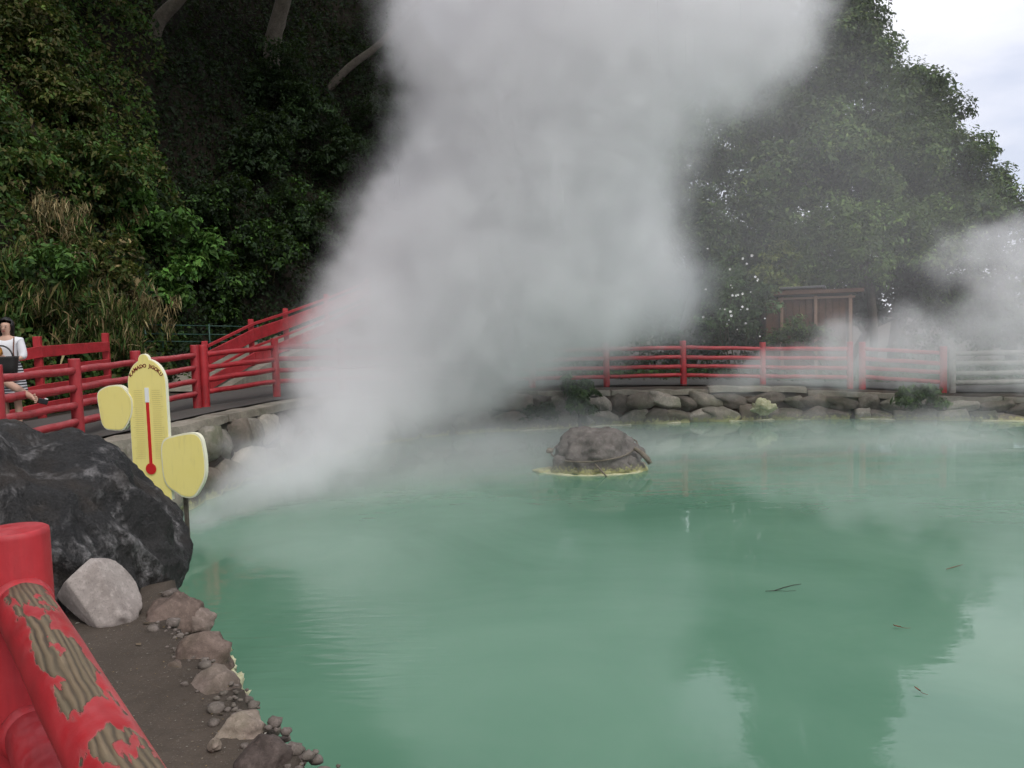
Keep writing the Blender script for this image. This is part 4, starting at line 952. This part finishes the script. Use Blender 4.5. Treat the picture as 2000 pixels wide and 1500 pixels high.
def hand(J, pre, wrist, palm_dir, side_dir, par, curl=0.5, s=1.0):
    w_ = Vector(wrist); d = Vector(palm_dir).normalized(); sd_ = Vector(side_dir).normalized(); dn = d.cross(sd_).normalized()
    pc = w_ + d * 0.05 * s; J[pre + 'palm'] = (pc, (0.030 * s, 0.020 * s), par); kn = w_ + d * 0.085 * s
    J[pre + 'knuckle'] = (kn, (0.032 * s, 0.016 * s), pre + 'palm')
    for i, (off, ln) in enumerate(((0.030, 0.070), (0.010, 0.080), (-0.010, 0.074), (-0.029, 0.058))):
        b = kn + sd_ * off * s; J[f'{pre}f{i}a'] = (b, 0.0095 * s, pre + 'knuckle')
        e = b + (d * (1 - 0.3 * curl) + dn * curl * 0.6) * ln * 0.5 * s; J[f'{pre}f{i}b'] = (e, 0.009 * s, f'{pre}f{i}a')
        e2 = e + (d * (1 - curl) + dn * curl) * ln * 0.5 * s; J[f'{pre}f{i}c'] = (e2, 0.0075 * s, f'{pre}f{i}b')
    tb_ = w_ + d * 0.03 * s + sd_ * 0.03 * s; J[pre + 'ta'] = (tb_, 0.013 * s, pre + 'palm')
    t2 = tb_ + (d * 0.8 + sd_ * 0.5 + dn * 0.3).normalized() * 0.035 * s; J[pre + 'tb'] = (t2, 0.0105 * s, pre + 'ta')
    J[pre + 'tc'] = (t2 + (d + dn * 0.4).normalized() * 0.028 * s, 0.009 * s, pre + 'tb')

# woman with a basket; local frame: x to her left (picture right), -y towards the pond
wl = at(12, 640, 10.3); wg = hz(wl.x, wl.y) + 0.03
WH = (wl.z + 0.11) - wg; wsc = WH / 1.58
wm = thing('person', 'woman in white top and striped skirt holding a basket behind the fence', 'person', (wl.x, wl.y, wg), 0.15)
WM = Matrix.LocRotScale(wm.location, wm.rotation_euler, None) @ Matrix.Scale(wsc, 4)
J = {'pelvis': ((0, 0, 0.88), (0.145, 0.11), None), 'waist': ((0, 0.0, 1.00), (0.115, 0.09), 'pelvis'), 'chest': ((0, 0, 1.17), (0.13, 0.10), 'waist'), 'shl': ((0, 0.01, 1.28), (0.10, 0.07), 'chest'),
     'neck': ((0, 0, 1.345), 0.046, 'shl'), 'jaw': ((0, -0.012, 1.40), (0.060, 0.066), 'neck'), 'head': ((0, -0.01, 1.465), (0.076, 0.088), 'jaw'), 'crown': ((0, 0.005, 1.53), (0.062, 0.075), 'head')}
for s_, nm in ((-1, 'r'), (1, 'l')):
    J[nm + 'sh'] = ((s_ * 0.155, 0.01, 1.27), 0.052, 'shl'); J[nm + 'el'] = ((s_ * 0.205, -0.02, 1.03), 0.038, nm + 'sh')
    wr = Vector((s_ * 0.085, -0.23, 1.08 if s_ < 0 else 1.02)); J[nm + 'wr'] = (wr, 0.026, nm + 'el')
    hand(J, nm, wr, (-s_ * 0.6, -0.7, 0.15), (0, 0, 1), nm + 'wr', 0.6, 0.95)
    J[nm + 'hip'] = ((s_ * 0.085, 0, 0.80), 0.085, 'pelvis'); J[nm + 'kn'] = ((s_ * 0.085, -0.015, 0.46), 0.053, nm + 'hip'); J[nm + 'cf'] = ((s_ * 0.085, 0.012, 0.33), 0.052, nm + 'kn')
    J[nm + 'an'] = ((s_ * 0.085, 0.015, 0.08), 0.032, nm + 'cf'); J[nm + 'toe'] = ((s_ * 0.095, -0.12, 0.028), (0.036, 0.025), nm + 'an')
skin('body', J, MAT['skin'], wm, WM)
J2 = {'a': ((0, 0, 0.95), (0.135, 0.112), None), 'b': ((0, 0, 1.05), (0.130, 0.106), 'a'), 'c': ((0, -0.005, 1.17), (0.15, 0.122), 'b'), 'd': ((0, 0.01, 1.285), (0.112, 0.084), 'c'), 'n': ((0, 0.004, 1.335), (0.062, 0.060), 'd')}
for s_, nm in ((-1, 'r'), (1, 'l')):
    J2[nm] = ((s_ * 0.158, 0.01, 1.268), 0.066, 'd'); J2[nm + '2'] = ((s_ * 0.205, -0.015, 1.06), 0.060, nm); J2[nm + '3'] = ((s_ * 0.185, -0.06, 1.02), 0.052, nm + '2')
skin('shirt', J2, MAT['white_cloth'], wm, WM)
V = []; Fc = []; R_ = 40; prof = ((1.00, 0.128, 0.105), (0.93, 0.158, 0.13), (0.82, 0.185, 0.155), (0.65, 0.205, 0.175), (0.47, 0.225, 0.195))
for zz, a_, b_ in prof:
    for k_ in range(R_):
        t = 2 * math.pi * k_ / R_; fl = 1 + 0.035 * math.sin(9 * t) * (1 - (zz - 0.47) / 0.53); V.append((a_ * math.cos(t) * fl, b_ * math.sin(t) * fl, zz))
for i in range(len(prof) - 1):
    for k_ in range(R_): Fc.append((i * R_ + k_, i * R_ + (k_ + 1) % R_, (i + 1) * R_ + (k_ + 1) % R_, (i + 1) * R_ + k_))
link('skirt', mesh('skirt', V, Fc, True), MAT['stripe'], wm, WM)
bm = bmesh.new(); bmesh.ops.create_icosphere(bm, subdivisions=4, radius=1)
for v in bm.verts:
    p = v.co; v.co = Vector((p.x * 0.098, p.y * 0.112 + 0.012, p.z * 0.118 + 1.485)) * 1.0
    v.co *= 1.0; v.co += Vector((0, 0, 0.004 * mn.noise(p * 6)))
dl = [v for v in bm.verts if v.co.y < -0.035 and v.co.z < 1.565 - 0.35 * abs(v.co.x) and abs(v.co.x) < 0.078]
bmesh.ops.delete(bm, geom=dl, context='VERTS')
for v in bm.verts:
    if v.co.y > 0.0 and v.co.z < 1.44: v.co.z -= 0.10; v.co.y -= 0.01
me = bpy.data.meshes.new('hair'); bm.to_mesh(me); bm.free(); me.shade_smooth(); hr = link('hair', me, MAT['hair'], wm, WM)
hr.modifiers.new('s', 'SOLIDIFY').thickness = 0.012
MAT['lip'] = plain('lip', (0.35, 0.09, 0.08), 0.5)
for s_ in (-1, 1):
    link('eye', rock_mesh('eye', 5, 2, (0.013, 0.006, 0.005), 0, 0, 0), MAT['hair'], wm, WM @ Matrix.Translation((s_ * 0.030, -0.092, 1.462)))
    link('eyebrow', rock_mesh('eyebrow', 5, 2, (0.018, 0.006, 0.003), 0, 0, 0), MAT['hair'], wm, WM @ Matrix.Translation((s_ * 0.031, -0.091, 1.487)))
link('nose', rock_mesh('nose', 5, 3, (0.011, 0.014, 0.017), 0, 0, 0), MAT['skin'], wm, WM @ Matrix.Translation((0, -0.098, 1.437)))
link('mouth', rock_mesh('mouth', 5, 2, (0.021, 0.006, 0.006), 0, 0, 0), MAT['lip'], wm, WM @ Matrix.Translation((0, -0.086, 1.405)))
link('bag_strap', tube_mesh('bag_strap', [(0.13, -0.10, 1.315), (0.135, -0.14, 1.22), (0.13, -0.155, 1.10), (0.14, -0.15, 0.98)], 0.009, 6), MAT['leather'], wm, WM)
# basket on her arm
bk = thing('basket', 'black wicker basket carried in front of the woman in white', 'basket', WM @ Vector((0.03, -0.30, 0.80)))
V = []; Fc = []
def rr(a, hx, hy): ca, sa = math.cos(a), math.sin(a); return (abs(ca) ** 0.4 * math.copysign(hx, ca), abs(sa) ** 0.4 * math.copysign(hy, sa))
N_ = 40; rows = [(0.0, 0.16, 0.075), (0.004, 0.172, 0.085), (0.15, 0.192, 0.10), (0.235, 0.20, 0.105), (0.255, 0.208, 0.112), (0.262, 0.20, 0.104), (0.235, 0.188, 0.094), (0.02, 0.16, 0.075)]
for zz, hx, hy in rows:
    for k_ in range(N_): x, y = rr(2 * math.pi * k_ / N_ + 0.01, hx, hy); V.append((x, y, zz))
for i in range(len(rows) - 1):
    for k_ in range(N_): Fc.append((i * N_ + k_, i * N_ + (k_ + 1) % N_, (i + 1) * N_ + (k_ + 1) % N_, (i + 1) * N_ + k_))
Fc.append(tuple(range(N_ - 1, -1, -1))); Fc.append(tuple(range((len(rows) - 1) * N_, len(rows) * N_)))
BM = WM @ Matrix.Translation((0.03, -0.30, 0.80)); link('body', mesh('body', V, Fc, True), MAT['wicker'], bk, BM)
link('handle', tube_mesh('handle', [(0.15 * math.cos(a), 0.0, 0.24 + 0.17 * math.sin(a)) for a in np.linspace(0, math.pi, 13)], 0.011, 8), MAT['wicker'], bk, BM)
cl = rock_mesh('cloth', 77, 4, (0.075, 0.05, 0.09), 0.5, 0.2, 0); tag(link('cloth', cl, MAT['orange'], None, WM @ Matrix.Translation((-0.035, -0.29, 1.12))), 'orange cloth held by the woman above her basket', 'cloth')

# second visitor, mostly outside the picture: only the arm reaches in over the fence
pg = hz(-6.0, 9.1) + 0.03
ps = thing('person', 'visitor in dark green sleeve reaching an arm through the fence at the picture edge', 'person', (-6.0, 9.1, pg))
PM = Matrix.Identity(4)
sh = Vector(at(-62, 724, 8.98)); el = Vector(at(14, 748, 8.78)); wr = Vector(at(64, 777, 8.34)); c0 = Vector((-6.0, 9.1, pg))
J = {'pelvis': (c0 + Vector((-0.10, 0.05, 0.74)), (0.14, 0.11), None), 'waist': (c0 + Vector((-0.06, 0.02, 0.86)), (0.13, 0.10), 'pelvis'), 'chest': (c0 + Vector((0.06, -0.03, 1.00)), (0.14, 0.105), 'waist'), 'shl': (c0 + Vector((0.12, -0.05, 1.08)), (0.11, 0.075), 'chest'),
     'neck': (c0 + Vector((0.15, -0.07, 1.15)), 0.05, 'shl'), 'head': (c0 + Vector((0.18, -0.10, 1.27)), (0.08, 0.092), 'neck'), 'crown': (c0 + Vector((0.19, -0.10, 1.34)), (0.066, 0.078), 'head'),
     'rsh': (sh, 0.055, 'shl'), 'rel': (el, 0.042, 'rsh'), 'rfo': (el.lerp(wr, 0.35), 0.043, 'rel'), 'rwr': (wr, 0.027, 'rfo'),
     'lsh': (c0 + Vector((-0.02, 0.12, 1.05)), 0.055, 'shl'), 'lel': (c0 + Vector((-0.02, 0.18, 0.80)), 0.042, 'lsh'), 'lwr': (c0 + Vector((0.06, 0.05, 0.62)), 0.027, 'lel')}
hand(J, 'r', wr, at(84, 787, 8.2) - wr, (0, 0.3, 1), 'rwr', 0.65, 0.9); hand(J, 'l', J['lwr'][0], (0.3, -0.3, -0.9), (1, 0.2, 0), 'lwr', 0.4, 0.9)
for s_, nm in ((-1, 'r'), (1, 'l')):
    b = c0 + Vector((-0.08, s_ * -0.09, 0)); J[nm + 'hip'] = (b + Vector((0, 0, 0.66)), 0.09, 'pelvis'); J[nm + 'kn'] = (b + Vector((0.03, 0, 0.38)), 0.058, nm + 'hip'); J[nm + 'cf'] = (b + Vector((0, 0, 0.27)), 0.055, nm + 'kn')
    J[nm + 'an'] = (b + Vector((-0.01, 0, 0.07)), 0.035, nm + 'cf'); J[nm + 'toe'] = (b + Vector((0.13, -0.02, 0.027)), (0.038, 0.026), nm + 'an')
skin('body', J, MAT['skin'], ps, PM)
J2 = {'a': (c0 + Vector((-0.09, 0.05, 0.78)), (0.158, 0.128), None), 'b': (c0 + Vector((0.05, -0.02, 0.98)), (0.158, 0.122), 'a'), 'c': (c0 + Vector((0.12, -0.05, 1.08)), (0.125, 0.09), 'b'), 'd': (sh, 0.075, 'c'), 'e': (sh.lerp(el, 0.98), 0.062, 'd'), 'f': (c0 + Vector((-0.02, 0.12, 1.05)), 0.07, 'c'), 'g': (c0 + Vector((-0.02, 0.17, 0.86)), 0.062, 'f')}
skin('shirt', J2, MAT['green_cloth'], ps, PM)
J3 = {'p': (c0 + Vector((-0.10, 0.05, 0.72)), (0.155, 0.125), None)}
for s_, nm in ((-1, 'r'), (1, 'l')):
    b = c0 + Vector((-0.08, s_ * -0.09, 0)); J3[nm] = (b + Vector((0, 0, 0.64)), 0.10, 'p'); J3[nm + 'k'] = (b + Vector((0.03, 0, 0.38)), 0.075, nm); J3[nm + 'a'] = (b + Vector((-0.01, 0, 0.10)), 0.062, nm + 'k')
skin('trousers', J3, MAT['dark_cloth'], ps, PM)
bm = bmesh.new(); bmesh.ops.create_icosphere(bm, subdivisions=4, radius=1)
for v in bm.verts: v.co = Vector((v.co.x * 0.098, v.co.y * 0.098, v.co.z * 0.105)) + c0 + Vector((0.145, -0.065, 1.34))
me = bpy.data.meshes.new('hair'); bm.to_mesh(me); bm.free(); me.shade_smooth(); link('hair', me, MAT['hair'], ps, PM)
fd = Vector((0.8, -0.6, 0)).normalized(); sdv = Vector((0.6, 0.8, 0)); hd = c0 + Vector((0.18, -0.10, 1.27))
FM = lambda u, f, z: Matrix.Translation(hd + sdv * u + fd * f + Vector((0, 0, z))) @ Matrix.Rotation(math.atan2(sdv.y, sdv.x), 4, 'Z')
for s_ in (-1, 1): link('eye', rock_mesh('eye', 5, 2, (0.012, 0.006, 0.005), 0, 0, 0), MAT['hair'], ps, FM(s_ * 0.03, 0.084, 0.012))
link('nose', rock_mesh('nose', 5, 3, (0.011, 0.014, 0.017), 0, 0, 0), MAT['skin'], ps, FM(0, 0.09, -0.015)); link('mouth', rock_mesh('mouth', 5, 2, (0.02, 0.006, 0.005), 0, 0, 0), MAT['lip'], ps, FM(0, 0.08, -0.045))
hc = at(84, 784, 8.2)
cmr = thing('compact_camera', 'small black compact camera in the outstretched hand', 'camera', hc, 0.5)
CMW = Matrix.Translation(hc) @ Matrix.Rotation(0.5, 4, 'Z') @ Matrix.Rotation(0.3, 4, 'Y')
link('body', boxmesh('body', 0.085, 0.022, 0.052, 0.006), MAT['device'], cmr, CMW)
link('lens', tube_mesh('lens', [(0.012, -0.011, 0), (0.012, -0.03, 0)], 0.017, 16), MAT['device'], cmr, CMW)
link('top_plate', boxmesh('top_plate', 0.03, 0.02, 0.008, 0.002, (0.022, 0, 0.030)), MAT['swhite'], cmr, CMW)

# ------------------------------------------------------------------ small things on the water and the bank
MAT['twig'] = plain('dark_twig', (0.03, 0.025, 0.02), 0.8); MAT['rust'] = plain('rusty_leaf', (0.17, 0.06, 0.03), 0.7)
def wpt(px, py): q = atz(px, py, WATER); return Vector((q.x, q.y, WATER + 0.006))
tw = thing('twig', 'thin dark forked twig floating on the pond', 'twig', wpt(1495, 1156))
link('stem', tube_mesh('stem', [wpt(1495, 1156), wpt(1512, 1155), wpt(1530, 1149), wpt(1550, 1144), wpt(1565, 1142)], [0.002, 0.003, 0.003, 0.0025, 0.0015], 6), MAT['twig'], tw)
link('side_shoot', tube_mesh('side_shoot', [wpt(1514, 1155), wpt(1535, 1156), wpt(1555, 1155)], [0.002, 0.0016, 0.001], 6), MAT['twig'], tw)
def fleaf(name, label, px, py, ln, ang, mat):
    V = []; Fc = []; n = 7
    for i in range(n):
        t = i / (n - 1); wv_ = 0.36 * math.sin(math.pi * min(1, t * 0.93 + 0.04)) * ln * 0.5; z = 0.008 + 0.012 * t * t
        V += [(t * ln, wv_, z + 0.006), (t * ln, 0, z), (t * ln, -wv_, z + 0.006)]
    for i in range(n - 1):
        for r in range(2): Fc.append((i * 3 + r, i * 3 + r + 1, i * 3 + 4 + r, i * 3 + 3 + r))
    q = wpt(px, py); t = thing(name, label, 'leaf', q, ang); m = Matrix.Translation(q) @ Matrix.Rotation(ang, 4, 'Z')
    link('blade', mesh('blade', V, Fc, True), mat, t, m); link('stalk', tube_mesh('stalk', [(0, 0, 0.006), (-ln * 0.6, 0.01, 0.006), (-ln * 1.2, 0.0, 0.004)], [0.0018, 0.0014, 0.001], 5), mat, t, m)
fleaf('floating_leaf', 'reddish brown leaf floating on the pond, stalk to the right', 1760, 1229, 0.05, 3.0, MAT['rust'])
fleaf('floating_leaf', 'small dark leaf on the bright sky reflection', 1798, 1355, 0.035, 2.2, MAT['rust'])
tw2 = thing('twig', 'faint broken twig floating far out towards the right edge', 'twig', wpt(1850, 1112))
link('stem', tube_mesh('stem', [wpt(1848, 1113), wpt(1862, 1109), wpt(1880, 1104)], [0.002, 0.0025, 0.0015], 6), MAT['rust'], tw2)
rg = np.random.default_rng(5); n_ = 5000; P = np.column_stack([rg.uniform(-2.6, 0.4, n_), rg.uniform(1.6, 4.4, n_)]); P = P[sdf(P, POND) < -0.05]; n_ = len(P)
C = np.column_stack([P, height(P) + 0.004]); sz_ = np.where(rg.random(n_) < 0.015, 0.035, 0.007)
Vp, Qp, Cp = leaf_cloud(C, np.tile([0, 0, 1.0], (n_, 1)), 1.0, 0.6, [(0.16, 0.13, 0.10), (0.22, 0.20, 0.17), (0.10, 0.075, 0.05), (0.2, 0.14, 0.07)], rg, 0.0, 0.15, 0.1)
Vp = (Vp.reshape(-1, 4, 3) - C[:, None]) * sz_[:, None, None] + C[:, None]; Vp = Vp.reshape(-1, 3)
tag(leaf_object('litter', [(Vp, Qp, Cp)], MAT['dry']), 'grit and leaf bits scattered on the brown soil bank', None, None, 'stuff')

# rubble and grit filling the gaps of the bank edging
rr_ = random.Random(17); VV = []; FF = []
edge_pts = dense([Vector((x, y, 0)) for x, y in NEAR_EDGE[3:10]], 30)
base_rocks = [rock_mesh('rubble', 200 + i, 2, (1, 1, 0.75), 0.35, 0.1, 4) for i in range(4)]
geo = [([v.co.copy() for v in m_.vertices], [tuple(f.vertices) for f in m_.polygons]) for m_ in base_rocks]
for i in range(210):
    q = edge_pts[rr_.randrange(len(edge_pts))]; dx, dy = rr_.gauss(-0.03, 0.06), rr_.gauss(-0.03, 0.06)
    x, y = q.x + dx, q.y + dy; r = min(0.036, 0.007 * math.exp(abs(rr_.gauss(0, 0.75)))); z = max(hz(x, y), -0.5)
    vs_, fs_ = geo[i % 4]; a = rr_.uniform(0, 6.28); b = len(VV); ca, sa = math.cos(a), math.sin(a)
    VV += [(x + (v.x * ca - v.y * sa) * r, y + (v.x * sa + v.y * ca) * r, z + v.z * r * 0.9 + r * 0.2) for v in vs_]; FF += [tuple(b + t for t in f) for f in fs_]
tag(link('rubble', mesh('rubble', VV, FF, True), stone_mat('bank_rubble', (0.075, 0.060, 0.050), (0.19, 0.158, 0.138), scale=16, moss=0.2, bumpd=0.008)), 'small rubble filling the gaps between the bank edge rocks', None, None, 'stuff')

# ------------------------------------------------------------------ steam
class G:
    def __init__(s, name):
        s.t = bpy.data.node_groups.new(name, 'GeometryNodeTree'); s.t.interface.new_socket('Geometry', in_out='OUTPUT', socket_type='NodeSocketGeometry'); s.n = s.t.nodes; s.l = s.t.links
    def m(s, op, a, b=None):
        n = s.n.new('ShaderNodeMath'); n.operation = op
        for i, x in enumerate((a, b)):
            if x is None: continue
            if isinstance(x, (int, float)): n.inputs[i].default_value = x
            else: s.l.new(x, n.inputs[i])
        return n.outputs[0]
    def v(s, op, a, b=None, k=None):
        n = s.n.new('ShaderNodeVectorMath'); n.operation = op
        for i, x in enumerate((a, b)):
            if x is None: continue
            if isinstance(x, (tuple, Vector)): n.inputs[i].default_value = x
            else: s.l.new(x, n.inputs[i])
        if k is not None: n.inputs['Scale'].default_value = k
        return n.outputs['Value'] if op in ('LENGTH', 'DISTANCE') else n.outputs[0]
    def noise(s, vec, scale, detail, rough=0.5):
        n = s.n.new('ShaderNodeTexNoise'); n.inputs['Scale'].default_value = scale; n.inputs['Detail'].default_value = detail
        n.inputs['Roughness'].default_value = rough; s.l.new(vec, n.inputs['Vector']); return n
def steam(name, label, layers, lo, hi, vox):
    """one drifting cloud: layers of soft puffs pulled about by turbulence, kept as a density grid"""
    g = G(name); raw = g.n.new('GeometryNodeInputPosition').outputs[0]; total = None
    for (puffs, warp, wscale, thr, soft, amp, nscale, dens, seed, squash) in layers:
        pos = g.v('ADD', raw, seed)
        n1 = g.noise(pos, wscale, 4, 0.6); off = g.v('SCALE', g.v('SUBTRACT', n1.outputs['Color'], (0.5, 0.5, 0.5)), k=warp * 2)
        p = g.v('ADD', raw, off); tot = None
        for f in puffs:
            px, py, Y_, r = f[:4]; wgt = f[4] if len(f) > 4 else 1.0
            c = at(px, py, Y_); rad = r * Y_ / F
            d = g.v('LENGTH', g.v('MULTIPLY', g.v('SUBTRACT', p, c), squash)) if squash != (1, 1, 1) else g.v('DISTANCE', p, c)
            q = g.m('MULTIPLY', d, 1 / rad); e = g.m('EXPONENT', g.m('MULTIPLY', g.m('MULTIPLY', q, q), -1.0))
            if wgt != 1.0: e = g.m('MULTIPLY', e, wgt)
            tot = e if tot is None else g.m('ADD', tot, e)
        fbm = g.noise(pos, nscale, 7, 0.68).outputs[0]
        x = g.m('ADD', tot, g.m('MULTIPLY', g.m('SUBTRACT', fbm, 0.5), amp * 2))
        mr_ = g.n.new('ShaderNodeMapRange'); mr_.interpolation_type = 'SMOOTHSTEP'; g.l.new(x, mr_.inputs[0])
        for i, val in enumerate((thr, thr + soft, 0, dens)): mr_.inputs[i + 1].default_value = val
        total = mr_.outputs[0] if total is None else g.m('ADD', total, mr_.outputs[0])
    vc = g.n.new('GeometryNodeVolumeCube'); g.l.new(total, vc.inputs['Density'])
    vc.inputs['Min'].default_value = lo; vc.inputs['Max'].default_value = hi
    for i, a in enumerate('XYZ'): vc.inputs['Resolution ' + a].default_value = int((hi[i] - lo[i]) / vox)
    mt = bpy.data.materials.new(name); mt.use_nodes = True; t = mt.node_tree; t.nodes.remove(t.nodes['Principled BSDF'])
    pv = t.nodes.new('ShaderNodeVolumePrincipled'); t.links.new(pv.outputs[0], t.nodes['Material Output'].inputs['Volume'])
    pv.inputs['Density'].default_value = 1.0; pv.inputs['Color'].default_value = (1.0, 0.988, 0.994, 1)
    sm = g.n.new('GeometryNodeSetMaterial'); g.l.new(vc.outputs[0], sm.inputs[0]); sm.inputs['Material'].default_value = mt
    ou = g.n.new('NodeGroupOutput'); g.l.new(sm.outputs[0], ou.inputs[0])
    vd = bpy.data.volumes.new(name); o = bpy.data.objects.new(name, vd); COL.objects.link(o); vd.materials.append(mt)
    o.modifiers.new('cloud', 'NODES').node_group = g.t
    return tag(o, label, None, None, 'stuff')
main = [(362, 1040, 9.0, 36, 1.6), (405, 1008, 9.2, 50, 1.5), (465, 970, 9.7, 66, 1.3), (530, 925, 10.2, 84, 1.15), (605, 880, 10.8, 104), (685, 812, 11.5, 112), (775, 775, 12.5, 108), (865, 750, 13.5, 98), (950, 715, 14.5, 88), (1045, 700, 15.2, 75, 0.8),
        (642, 735, 12.2, 92), (692, 640, 12.5, 98), (800, 610, 13, 132), (900, 570, 13, 170), (1020, 560, 13.5, 170), (1150, 570, 14, 125, 0.85), (1255, 590, 14.5, 98, 0.6), (1325, 610, 14.8, 75, 0.5), (1180, 650, 15, 60, 0.7), (1305, 520, 14.6, 78, 0.45), (765, 500, 13, 75), (845, 440, 13, 105), (940, 420, 13, 150), (1050, 390, 13, 185),
        (1165, 400, 13.5, 135, 0.75), (1255, 460, 14, 85, 0.5), (935, 260, 13, 88), (1010, 230, 13, 170), (1140, 220, 13, 155), (905, 120, 12.5, 105), (845, 40, 12.5, 80), (1030, 60, 12.5, 190), (1190, 70, 12.5, 185), (1370, 60, 13, 150, 0.9), (1505, 50, 13.5, 115, 0.7), (1440, 150, 13.5, 90, 0.7),
        (870, -120, 12.5, 150), (1050, -150, 12.5, 220), (1300, -150, 12.5, 220), (1520, -120, 13.5, 170)]
side = [(1395, 752, 16.2, 24, 1.4), (1440, 735, 16.2, 32, 1.6), (1500, 715, 16.2, 40, 1.5), (1570, 728, 16.1, 44, 1.7), (1640, 650, 16.3, 44, 1.4), (1640, 715, 16.0, 48, 1.7), (1705, 700, 16.0, 50, 1.6), (1760, 635, 16.1, 48, 1.2), (1775, 720, 15.9, 50, 1.6), (1840, 645, 15.9, 52, 1.2), (1930, 625, 15.7, 60), (2010, 625, 15.5, 66), (1850, 715, 15.7, 48, 1.4), (1930, 710, 15.5, 50, 1.2), (2010, 720, 15.3, 54, 1.1), (2060, 660, 15.4, 70),
        (1830, 510, 16.5, 52, 0.6), (1900, 490, 16.5, 66, 0.7), (1980, 470, 16.3, 72, 0.75), (1960, 550, 16.2, 56), (2060, 500, 16.2, 80)]
veil = [(1300, 250, 17, 220), (1500, 250, 18, 240), (1650, 150, 18, 200), (1350, 450, 17, 180), (1550, 420, 18, 200), (1750, 350, 18, 180), (1800, 560, 17, 200), (1600, 600, 17, 200), (1300, 620, 16, 180), (1900, 450, 17, 160)]
mist = [(560, 990, 10, 130, 1.4), (700, 950, 10.6, 150, 1.4), (850, 920, 11.5, 170, 1.4), (1000, 930, 12, 170), (1200, 900, 12.5, 160), (1400, 900, 13, 160), (1600, 900, 13, 160), (1800, 900, 13, 160), (950, 850, 14, 120), (1150, 840, 14.5, 120), (1900, 860, 13, 160)]
halo = [(f[0], f[1], f[2], f[3] * 1.25) for f in main if f[1] > -100]
one = (1, 1, 1)
steam('steam', 'thick white steam column rising from the pond',
      [(main, 0.50, 1.25, 0.42, 0.95, 0.90, 2.4, 1.30, (0, 0, 0), one)], (-4.5, 8.2, WATER), (7.4, 16.4, 8.2), 0.065)
steam('steam', 'torn wisps around the steam column',
      [(halo, 0.75, 0.9, 0.80, 1.2, 1.7, 1.7, 0.32, (3, 1, 6), one)], (-4.6, 7.9, WATER), (7.8, 17.0, 8.4), 0.13)
steam('steam', 'drifting steam wisps over the far fence at the right',
      [(side, 0.42, 1.5, 0.30, 1.15, 1.15, 2.3, 0.95, (7, 3, 1), one)], (3.0, 14.2, -0.7), (11.5, 17.6, 4.8), 0.085)
steam('steam', 'low mist creeping over the pond and before the trees',
      [(veil, 0.7, 0.8, 0.35, 1.40, 0.70, 0.7, 0.045, (2, 9, 4), one), (mist, 0.6, 0.8, 0.35, 1.30, 0.80, 1.0, 0.42, (5, 1, 8), (1, 1, 1.8))], (-4.6, 7.2, WATER), (12.5, 20.0, 8.0), 0.2)
